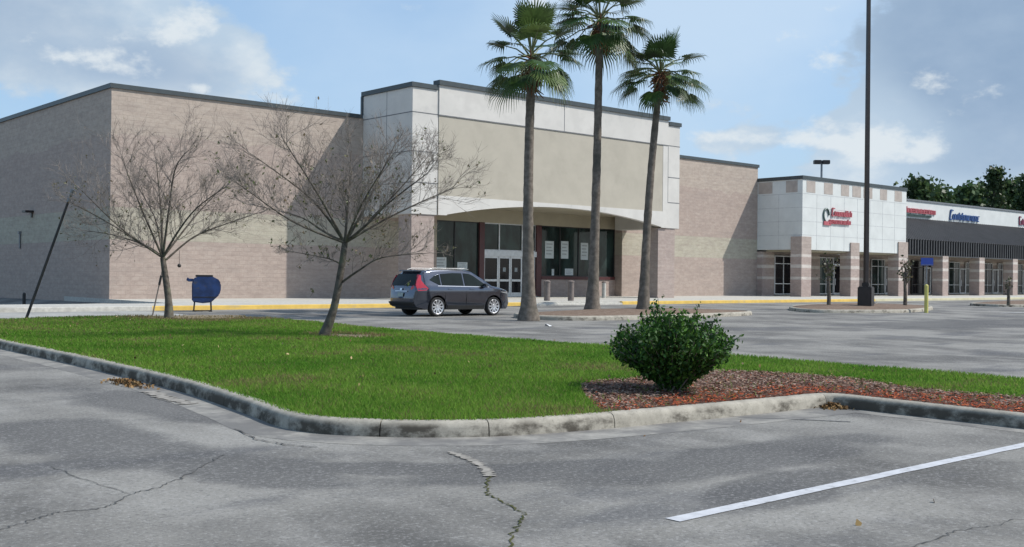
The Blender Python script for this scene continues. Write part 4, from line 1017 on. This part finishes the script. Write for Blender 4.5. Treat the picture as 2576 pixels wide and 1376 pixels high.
# windscreen and roof spoiler
b = MB()
for k in range(6):
    y0, y1 = -.62+k*.2067, -.62+(k+1)*.2067
    f = lambda t, y: (.44+(1.16-.44)*t+.012, y*(1+.14*t), 1.585+(1.125-1.585)*t+.03*(1-(y/.7)**2)*(1-t)+.012)
    b.quad(f(0, y0), f(0, y1), f(1, y1), f(1, y0))
b.build('windscreen', M['carglass'], suv, True, recalc=False)
b = MB(); b.box(-1.98, -1.62, -.56, .56, 1.60, 1.645); b.build('roof_spoiler', M['paint'], suv, True, .015)
b = MB(); b.box(-2.0, 2.05, -.72, .72, .24, .42); b.build('underbody', M['black'], suv)
for xc_ in WB:
    for s in (-1, 1):
        b = MB(); prof = [(.245, -.10), (.31, -.115), (.335, -.09), (.345, -.04), (.345, .04), (.335, .09), (.31, .115), (.245, .10)]; nn_ = 28
        for k in range(nn_):
            for (r0_, y0), (r1_, y1) in zip(prof, prof[1:]+prof[:1]):
                t0, t1 = 2*math.pi*k/nn_, 2*math.pi*(k+1)/nn_
                b.quad((r0_*math.cos(t0), y0, r0_*math.sin(t0)), (r0_*math.cos(t1), y0, r0_*math.sin(t1)), (r1_*math.cos(t1), y1, r1_*math.sin(t1)), (r1_*math.cos(t0), y1, r1_*math.sin(t0)))
        w_ = b.build('wheel', M['tyre'], suv, True); w_.location = (xc_, s*.79, WR)
        b = MB(); yo = s*.095
        for k in range(24):
            t0, t1 = 2*math.pi*k/24, 2*math.pi*(k+1)/24
            b.quad((.225*math.cos(t0), yo, .225*math.sin(t0)), (.225*math.cos(t1), yo, .225*math.sin(t1)), (.262*math.cos(t1), yo+s*.015, .262*math.sin(t1)), (.262*math.cos(t0), yo+s*.015, .262*math.sin(t0)))
        for k in range(10):
            t = 2*math.pi*k/10; c_, s_ = math.cos(t), math.sin(t)
            b.obox((-.026*-s_+.04*c_, yo-s*.03, -.026*c_+.04*s_), (.195*c_, s*.02, .195*s_), (0, s*.035, 0), (-s_*.052, 0, c_*.052))
        b.tube([(0, yo-s*.03, 0), (0, yo+s*.02, 0)], .055, 12); b.build('rim', M['rim'], w_)
        b = MB(); b.tube([(0, yo-s*.10, 0), (0, yo-s*.05, 0)], .24, 16); b.build('brake_disc', M['black'], w_)

# ================================================================== PALM ISLAND, TREE ISLANDS
def oval_island(name, pts, label):
    path = catmull(pts, 6, True)
    a = sum(path[i].x*path[(i+1) % len(path)].y-path[(i+1) % len(path)].x*path[i].y for i in range(len(path)))
    if a < 0: path.reverse()
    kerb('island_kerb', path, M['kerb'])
    nr = normals(path); cx_ = sum(p.x for p in path)/len(path); cy_ = sum(p.y for p in path)/len(path)
    b = MB(); rings = []
    for t, z in ((0, .13), (.12, .17), (.35, .22), (.65, .27)):
        rings.append([((p+n*.15)*(1-t)+Vector((cx_, cy_))*t, z) for p, n in zip(path, nr)])
    for R_ in rings:
        for q, z in R_: b.v.append((q.x, q.y, gz(q.x, q.y)+z)); b.c.append(None)
    b.v.append((cx_, cy_, gz(cx_, cy_)+.29)); n = len(path)
    for r_i in range(3):
        for i in range(n): j = (i+1) % n; b.f.append((r_i*n+i, r_i*n+j, (r_i+1)*n+j, (r_i+1)*n+i))
    for i in range(n): b.f.append((3*n+i, 3*n+(i+1) % n, 4*n))
    tag(b.build('mulch_bed', M['brownmulch'], smooth=True), kind='structure')
oval_island('palm', [(24.2, 26.1), (25.2, 25.0), (28, 24.7), (32, 25.0), (35, 25.6), (36.2, 26.8), (35.4, 28.0), (32, 28.6), (28, 28.5), (25.2, 28.1), (24.3, 27.2)], '')
oval_island('trees', [(40.4, 26.4), (42, 25.2), (44.8, 24.6), (48, 25.3), (52, 27.0), (53.4, 28.6), (52.4, 30.2), (49, 31.2), (45.5, 30.6), (42, 28.6)], '')
oval_island('trees', [(60.5, 27.6), (63, 26.4), (68, 26.8), (72, 28), (72.5, 29.6), (69, 30.8), (64, 30.4), (61, 29.4)], '')

# ---- palms
def palm(px_base, py_base, px_top, py_top, px_cr, py_cr, rad_px, label, seed, nf, rb, dead=True, Yb=None):
    r = random.Random(seed)
    pb = gnd(px_base, py_base, .17)
    D = (pb-O).dot(FW); top = atd(px_top, py_top, D)
    o = thing('palm_tree', label, 'palm tree', pb, 0, 'tall fan palms in the mulched island')
    h = top-pb; k = D/F
    ts = [-.02, 0, .015, .04, .08, .15, .3, .5, .7, .9, 1.0]
    rs = [rb*2.0, rb*1.82, rb*1.62, rb*1.42, rb*1.22, rb*1.05, rb*.92, rb*.84, rb*.78, rb*.74, rb*.78]
    b = MB(); pts = []
    bend = RT*r.uniform(-.12, .12)+FW*r.uniform(-.2, .2)
    T, R_ = [], []
    for i in range(41):
        t = -.02+1.02*i/40; T.append(h*t+bend*math.sin(max(0, t)*math.pi))
        R_.append(float(np.interp(t, ts, rs))*(1+.035*math.sin(i*2.3)+r.uniform(-.025, .025)))
    b.tube(T, R_, 14); b.build('trunk', M['palmbark'], o, True)
    cen = atd(px_cr, py_cr, D)-pb; rad = rad_px*k
    V, Cc = [], []; stems = MB()
    hub = h
    for f in range(nf):
        az = 2*math.pi*(f*.618034)+r.uniform(-.25, .25); el = math.radians((82, 66, 52, 40, 28, 16, 6, -4, -14, -26)[f % 10] + r.uniform(-8, 8))
        d = Vector((math.cos(az)*math.cos(el), math.sin(az)*math.cos(el), math.sin(el)))
        Lp = rad*r.uniform(.56, .74)*(1 if el > -.2 else .85)
        p0 = hub+Vector((0, 0, r.uniform(-.15, .25))); sag = Vector((0, 0, -1))*rad*.19*math.cos(el)
        P1 = p0+d*Lp*.55+sag*.2; P2 = p0+d*Lp+sag
        stems.tube([p0, P1, P2], [.032, .022, .016], 4, col=None)
        dd = (P2-P1).normalized(); side_ = dd.cross(Vector((0, 0, 1)))
        side_ = side_.normalized() if side_.length > .05 else Vector((math.sin(az), -math.cos(az), 0)); nor = side_.cross(dd)
        ns = 28; fl = rad*r.uniform(.40, .54)
        tint = np.array(r.choice(((.042, .085, .020), (.060, .112, .026), (.10, .15, .040), (.030, .060, .018))))*r.uniform(.8, 1.2)
        for s in range(ns):
            a = math.radians(-112+224*s/(ns-1)); ca, sa = math.cos(a), math.sin(a)
            ld_ = (dd*ca+side_*sa+nor*.18*abs(sa)).normalized(); L = fl*(1-.28*abs(a)/2)*r.uniform(.9, 1.1)
            wv = (side_*ca-dd*sa).normalized()*(.017*rad/2.1*2.0)
            dk_ = (.06 if el > .9 else .22 if el > .5 else .38 if el > -.1 else .48)*(.6+.9*abs(a)/1.9)
            dn = Vector((0, 0, -1))*L
            q0 = P2; q1 = P2+ld_*L*.5+dn*dk_*.12; q2 = P2+ld_*L*.84+dn*dk_*.5; q3 = P2+ld_*L*.97+dn*dk_*r.uniform(1.0, 1.7)
            for (A_, B_, wa, wb) in ((q0, q1, .35, 1.1), (q1, q2, 1.1, .62), (q2, q3, .55, .06)):
                V += [A_-wv*wa, A_+wv*wa, B_+wv*wb, B_-wv*wb]; Cc += [tint*r.uniform(.8, 1.25)]*4
    bulk('crown', np.array([tuple(v) for v in V]), None, np.array(Cc), M['palmleaf'], o, 4)
    stems.build('leaf_stalks', M['palmstalk'], o, True)
    if dead:
        b = MB()
        for i in range(130):
            a = r.uniform(0, 6.283); z = r.uniform(-.95, .1); d = Vector((math.cos(a), math.sin(a), 0))
            p = hub+d*rb*.7+Vector((0, 0, z)); q = p+d*r.uniform(.14, .34)+Vector((0, 0, r.uniform(-.35, .22)))
            b.tube([p, q], [.035, .012], 4)
        b.build('dead_leaf_bases', M['deadfrond'], o)
M['palmstalk'] = plain('palm_stalk', (.14, .16, .07), .6, 0, .2, 8)
palm(1330, 793, 1338, 150, 1335, 112, 138, 'left palm of three, full crown with a brown skirt under it', 3, 31, .185)
palm(1490, 784, 1509, 58, 1512, 48, 136, 'middle and tallest palm, its crown cut by the top of the photo', 5, 34, .175)
palm(1618, 785, 1661, 190, 1665, 190, 114, 'right and shortest palm of three, trunk leaning to the right', 8, 30, .165)

# ---- bare trees
def rel(dx, dz, dy=0.0): return RT*dx+Vector((0, 0, 1))*dz+f0*dy
def bare_tree(base, trunk, limbs, label, seed, rt, leafy, extra_leaf=None, dens=1.0):
    r = random.Random(seed)
    o = thing('bare_tree', label, 'tree', base, 0, 'bare trees on the lawn')
    tb = MB(); tw = MB(); leaves = []
    T = [rel(*p) for p in trunk]; T = [T[0]-Vector((0, 0, .06))]+T
    n = len(T); R_ = [rt*1.75]+[rt*(1.35 if i == 0 else 1-.32*i/(n-2)) for i in range(n-1)]
    Tc = catmull3(T, 5); Rc = np.interp(np.linspace(0, n-1, len(Tc)), range(n), R_)
    tb.tube(Tc, list(Rc), 10)
    def twig(p, d, L, rad, lev):
        m = 4 if lev < 3 else 3; pts = [p]; dd = d.normalized()
        for k in range(m):
            dd = (dd+Vector((r.gauss(0, .16), r.gauss(0, .16), r.gauss(0.05, .13)))).normalized(); pts.append(pts[-1]+dd*L/m)
        tw.tube(pts, [rad*(1-.62*k/m) for k in range(m+1)], 4 if lev < 2 else 3, False)
        if lev < 3:
            nk = (8, 7, 5)[lev]
            nk = max(1, int(nk*dens))
            for _ in range(nk):
                t = r.uniform(.25, 1.0)*m; i = min(m-1, int(t)); q = pts[i].lerp(pts[i+1], t-i)
                base_d = (pts[i+1]-pts[i]).normalized(); pr = Vector((r.gauss(0, 1), r.gauss(0, 1), r.gauss(0, 1))); pr = (pr-base_d*pr.dot(base_d)).normalized()
                a = math.radians(r.uniform(24, 52)); nd = base_d*math.cos(a)+pr*math.sin(a)+Vector((0, 0, .13))
                twig(q, nd, L*r.uniform(.42, .68), max(.0028, rad*.48), lev+1)
        if r.random() < leafy*(1.6 if p.z < trunk[-1][1]+1.5 else .55):
            for _ in range(r.randint(1, 3)): leaves.append(pts[-1].lerp(pts[-2], r.random())+Vector((r.gauss(0, .018), r.gauss(0, .018), r.gauss(0, .018))))
    for (pts, rad) in limbs:
        P_ = catmull3([rel(p[0], p[1] if k_ == 0 else trunk[-1][1]+(p[1]-trunk[-1][1])*.92, *p[2:]) for k_, p in enumerate(pts)], 5); m = len(P_)
        rad *= .66; tb.tube(P_, [rad*(1-.76*i/(m-1)) for i in range(m)], 6)
        Lt = sum((P_[i+1]-P_[i]).length for i in range(m-1))
        for _ in range(int((6+4.4*Lt)*dens)):
            t = r.uniform(.22, 1.0)*(m-1); i = min(m-2, int(t)); q = P_[i].lerp(P_[i+1], t-i); bd = (P_[i+1]-P_[i]).normalized()
            pr = Vector((r.gauss(0, 1), r.gauss(0, 1), r.gauss(.2, .8))); pr = (pr-bd*pr.dot(bd)).normalized(); a = math.radians(r.uniform(25, 60))
            twig(q, bd*math.cos(a)+pr*math.sin(a)+Vector((0, 0, .2)), Lt*r.uniform(.2, .36), max(.0065, rad*.34*(1-.5*t/m)), 1)
        twig(P_[-1], P_[-1]-P_[-2], Lt*.18, rad*.28, 1)
    ew = tw
    if extra_leaf:
        for (p, s, k) in extra_leaf:
            c = rel(*p)
            for _ in range(max(4, k//7)):
                q0 = c+RT*r.gauss(0, s)+f0*r.gauss(0, s)+Vector((0, 0, r.gauss(0, s*1.2))); q1 = q0+Vector((r.gauss(0, .16), r.gauss(0, .16), r.uniform(.05, .35)))
                ew.tube([q0, q0.lerp(q1, .5)+Vector((r.gauss(0, .03), r.gauss(0, .03), 0)), q1], [.006, .005, .003], 3, False)
                for _ in range(5): leaves.append(q0.lerp(q1, r.uniform(.3, 1.05))+Vector((r.gauss(0, .022), r.gauss(0, .022), r.gauss(0, .022))))
    tb.build('trunk', M['bark'], o, True); tw.build('branches', M['twig'], o, recalc=False)
    V, col = leaf_quads(np.array([tuple(p) for p in leaves]), .036, np.array([[.12, .13, .05], [.15, .14, .065], [.09, .115, .036], [.20, .145, .08]]), -.2, 1.9)
    bulk('leaves', V, None, col, M['leaf'], o, 4)
    return o
def catmull3(P_, n):
    out = []; m = len(P_)
    for i in range(m-1):
        p0, p1, p2, p3 = P_[max(0, i-1)], P_[i], P_[i+1], P_[min(m-1, i+2)]
        for k in range(n):
            t = k/n; out.append(.5*((2*p1)+(p2-p0)*t+(2*p0-5*p1+4*p2-p3)*t*t+(3*p1-p0-3*p2+p3)*t**3))
    out.append(P_[-1]); return out
f1 = (-.19, 1.66)
bare_tree(tree1, [(0, 0), (-.02, .5), (-.12, 1.2), f1], [
    ([f1, (-.28, 3.0, .1), (-.5, 4.6, .3)], .065), ([f1, (-.75, 2.1, -.2), (-1.55, 2.7, -.5), (-2.5, 3.3, -.8)], .055), ([f1, (-.7, 2.0, .3), (-1.7, 2.35, .5), (-2.6, 2.5, .7)], .045),
    ([f1, (.30, 2.4, -.3), (.9, 3.1, -.6), (1.75, 3.7, -.9)], .055), ([f1, (.05, 3.0, -.3), (.30, 4.2, -.6), (.6, 4.7, -.7)], .055), ([(-.1, 1.6), (.55, 2.3, .4), (1.3, 2.7, .8), (2.3, 3.1, 1.0)], .05),
    ([f1, (-.65, 2.9, .7), (-1.35, 4.0, 1.1)], .05), ([f1, (-.6, 3.2, -.7), (-.95, 4.5, -1.1)], .05), ([f1, (.5, 3.0, .8), (1.15, 4.0, 1.4)], .05), ([f1, (-1.0, 2.5, -1.0), (-1.9, 3.6, -1.5)], .045)],
    'left bare tree with a straight trunk and wide twiggy crown before the building corner', 21, .105, .03, [((-2.55, 3.35, -.8), .20, 70), ((-1.6, 2.2, .3), .30, 60), ((-.9, 2.4, 0), .4, 70)])
f2 = (.42, 1.96)
bare_tree(tree2, [(0, 0), (.20, .58), (.35, 1.42), f2], [
    ([f2, (.05, 2.55, -.1), (-.42, 3.1, -.2), (-1.4, 3.9, -.5)], .055), ([f2, (.46, 2.9, .1), (.5, 4.1, .2)], .05), ([(.35, 1.12), (.75, 1.33, -.2), (1.25, 1.62, -.3), (2.25, 1.72, -.5)], .042),
    ([f2, (.9, 2.35, -.3), (1.4, 2.85, -.5), (2.2, 3.45, -.9)], .052), ([f2, (.75, 2.7, .3), (1.1, 3.6, .5), (1.37, 4.25, .6)], .05), ([f2, (-.1, 2.25, .3), (-.67, 2.6, .6), (-1.75, 2.9, .9)], .048),
    ([f2, (1.2, 2.5, .3), (2.0, 2.95, .5), (2.7, 3.3, .7)], .045), ([(.95, 2.4, -.3), (1.6, 3.2, -.2), (2.2, 4.0, 0)], .038), ([(.36, 1.5), (.1, 1.6, -.2), (-.6, 1.75, -.5)], .03),
    ([f2, (-.05, 3.0, -.5), (-.7, 4.2, -1.0)], .045), ([f2, (.3, 2.9, .8), (-.2, 3.9, 1.4)], .045), ([f2, (.9, 2.8, -.9), (1.5, 3.7, -1.5)], .045), ([f2, (-.5, 2.4, -.9), (-1.5, 3.2, -1.4)], .04)],
    'right bare tree with a leaning trunk and a green clump in its crown', 34, .092, .035, [((1.0, 2.75, -.1), .22, 190), ((.2, 2.1, 0), .55, 170), ((-.2, 1.75, .1), .35, 70), ((1.2, 2.1, 0), .45, 90)])
pd = atd(451, 668, (tree1-O).dot(FW))
o = thing('hanging_ornament', 'little dark ball hanging on a string from the left bare tree', 'ornament', pd)
b = MB(); b.tube([pd+Vector((0, 0, -.05)), pd+Vector((0, 0, -.03)), pd+Vector((0, 0, 0)), pd+Vector((0, 0, .035)), pd+Vector((0, 0, .05))], [.02, .045, .055, .04, .012], 10); P('ball', b, 'black', o, True)
b = MB(); b.tube([pd+Vector((0, 0, .04)), pd+Vector((.0, 0, .42))], .006, 4); P('string', b, 'black', o)

# ---- bush
def make_bush():
    o = thing('bush', 'dense dark green leafy bush narrowing to its foot in the mulch bed', 'bush', bush_p)
    r = random.Random(4); D = (bush_p-O).dot(FW); k = D/F
    st = MB(); Pl = []
    W = 126*k; H = 184*k
    shell = []
    for i in range(420):
        a = r.uniform(0, 6.283); hh = r.random()**.8
        prof = float(np.interp(hh, [0, .14, .32, .52, .68, .84, .94, 1.0], [.17, .32, .64, .98, 1.0, .84, .55, .25]))
        fill = 1.0 if i % 3 else r.uniform(.45, .95)
        lump = (1+.12*math.sin(2*a+.6+hh*3)+.09*math.sin(5*a+hh*9)+r.choice((-.14, -.05, 0, .05, .12))+r.uniform(-.07, .06))*fill
        hx = RT*(math.cos(a)*prof*W*lump)+f0*(math.sin(a)*prof*W*1.2*lump)
        tip = Vector((hx.x, hx.y, H*(.06+.94*hh)*(1+.06*math.sin(3*a+1)+r.uniform(-.07, .07))))
        if i % 12 == 0: tip *= 1.16
        root = Vector((r.gauss(0, .05), r.gauss(0, .05), 0)); mid = root.lerp(tip, .5)+Vector((0, 0, .03))
        st.tube([root, mid, tip], [.011, .007, .003], 4, False)
        m = 70
        for j in range(m):
            t = r.uniform(.28, 1.03)**.75; p = root.lerp(mid, t*2) if t < .5 else mid.lerp(tip, t*2-1)
            Pl.append(p+Vector((r.gauss(0, .033), r.gauss(0, .033), r.gauss(0, .033))))
    st.build('stems', M['twig'], o, recalc=False)
    V, col = leaf_quads(np.array([tuple(p) for p in Pl]), .030, np.array([[.028, .080, .012], [.040, .11, .016], [.095, .20, .030], [.022, .062, .012]]), .5, 1.9)
    bulk('foliage', V, None, col, M['bushleaf'], o, 4)
make_bush()

# ---- small street trees in the islands
def small_tree(px, py, htop, label, seed, nl=160, sp=.5):
    p = gnd(px, py, .22); r = random.Random(seed); D = (p-O).dot(FW); H = (py-htop)*D/F
    o = thing('young_tree', label, 'tree', p, 0, 'young trees in the parking islands')
    b = MB(); tp = [Vector((0, 0, -.1)), Vector((.02, .01, H*.25)), Vector((-.02, .02, H*.5)), Vector((.03, 0, H*.72))]
    b.tube(tp, [.10, .085, .065, .04], 8); tw = MB(); L = []
    for i in range(26):
        t = r.uniform(.45, .95); q = Vector((0, 0, H*.72*t)); a = r.uniform(0, 6.283)
        e = q+Vector((math.cos(a)*sp*r.uniform(.4, 1), math.sin(a)*sp*r.uniform(.4, 1), H*r.uniform(.12, .34)))
        tw.tube([q, q.lerp(e, .5)+Vector((0, 0, .05)), e], [.02, .013, .006], 4, False)
        for _ in range(nl//26): L.append(q.lerp(e, r.uniform(.4, 1.05))+Vector((r.gauss(0, .07), r.gauss(0, .07), r.gauss(0, .07))))
    b.build('trunk', M['bark'], o, True); tw.build('branches', M['twig'], o, recalc=False)
    V, col = leaf_quads(np.array([tuple(x) for x in L]), .09, np.array([[.06, .075, .03], [.09, .09, .045], [.12, .10, .06]]), 0, 1.7)
    bulk('leaves', V, None, col, M['leaf'], o, 4)
small_tree(2085, 768, 630, 'sparse young tree left of the dark lamp post, before the corner shop', 3, 150)
small_tree(2277, 768, 640, 'sparse young tree between the dark lamp post and the blue sign', 5, 130, .4)
small_tree(2537, 764, 690, 'small young tree in the far right island by the striped columns', 9, 60, .3)
p = gnd(2201, 770, .15); bm = bmesh.new(); bmesh.ops.create_icosphere(bm, subdivisions=2, radius=.14)
for v in bm.verts: v.co *= 1+.25*math.sin(v.co.x*31+v.co.y*17)*math.cos(v.co.z*23)
me = bpy.data.meshes.new('rock'); bm.to_mesh(me); bm.free(); me.materials.append(M['rock']); o = bpy.data.objects.new('rock', me); C.objects.link(o); o.location = p+Vector((0, 0, .07))
tag(o, 'small pale rock beside the base of the dark lamp post', 'rock')

# ---- woods behind the shops: each tree by itself
def wood_tree(px, ptop, D, wid, label, seed, pine=False):
    base = atd(px, 690, D); base.z = .2; r = random.Random(seed)
    Htop = atd(px, ptop, D).z-.2; R_ = wid*D/F
    o = thing('pine_tree' if pine else 'leafy_tree', label, 'tree', base, 0, 'trees behind the shop row')
    b = MB(); b.tube([Vector((0, 0, 0)), Vector((.1, 0, Htop*.5)), Vector((0, .1, Htop*.93))], [.3, .22, .06], 7)
    L = []; n_cl = 26 if pine else 44
    for i in range(n_cl):
        a = r.uniform(0, 6.283); t = r.uniform(0, 1)
        if pine: z = Htop*(.62+.36*t); rr = R_*(1.0-.75*t)*r.uniform(.3, 1)
        else: z = Htop*(.28+.68*t); rr = R_*math.sqrt(max(.05, 1-(1.6*t-.7)**2))*r.uniform(.35, 1)
        c = Vector((math.cos(a)*rr, math.sin(a)*rr, z)); s = (.55 if pine else .95)*r.uniform(.6, 1.2)
        b.tube([Vector((0, 0, z-rr*.5)), c], [.06, .02], 4, False)
        for _ in range(60 if pine else 95): L.append(c+Vector((r.gauss(0, s*.75), r.gauss(0, s*.75), r.gauss(0, s*.5))))
    b.build('trunk', M['bark'], o, True)
    tn = np.array([[.045, .080, .030], [.060, .105, .036], [.085, .125, .042], [.030, .056, .022]])*1.15*(.8 if pine else 1.0)*r.uniform(.8, 1.2)
    V, col = leaf_quads(np.array([tuple(x) for x in L]), .30 if pine else .42, tn, .2, 1.4)
    bulk('crown', V, None, col, M['leaf'], o, 4)
for i, (px, pt_, D, w, lab, pine) in enumerate((
        (2304, 449, 128, 34, 'dark rounded tree nearest the corner shop roof', False), (2352, 466, 130, 40, 'low rounded tree second from the corner shop roof', False),
        (2398, 487, 140, 34, 'lowest tree in the gap of the tree line', False), (2440, 461, 132, 38, 'broad leafy tree behind the blue sign', False),
        (2500, 424, 126, 34, 'tallest pine with a ragged top behind the sign band', True), (2494, 462, 138, 44, 'dense dark tree below the tallest pine', False),
        (2545, 455, 134, 40, 'bushy tree right of the tallest pine', False), (2580, 440, 128, 34, 'ragged pine at the right edge of the photo', True),
        (2600, 462, 140, 46, 'broad dark tree cut by the right edge of the photo', False), (2420, 500, 150, 46, 'far low tree seen through the gap behind the blue sign', False),
        (2330, 492, 150, 46, 'far low tree behind the two trees by the corner shop', False), (2540, 490, 150, 50, 'far low tree behind the right end of the sign band', False))):
    wood_tree(px, pt_, D, w, lab, 50+i, pine)
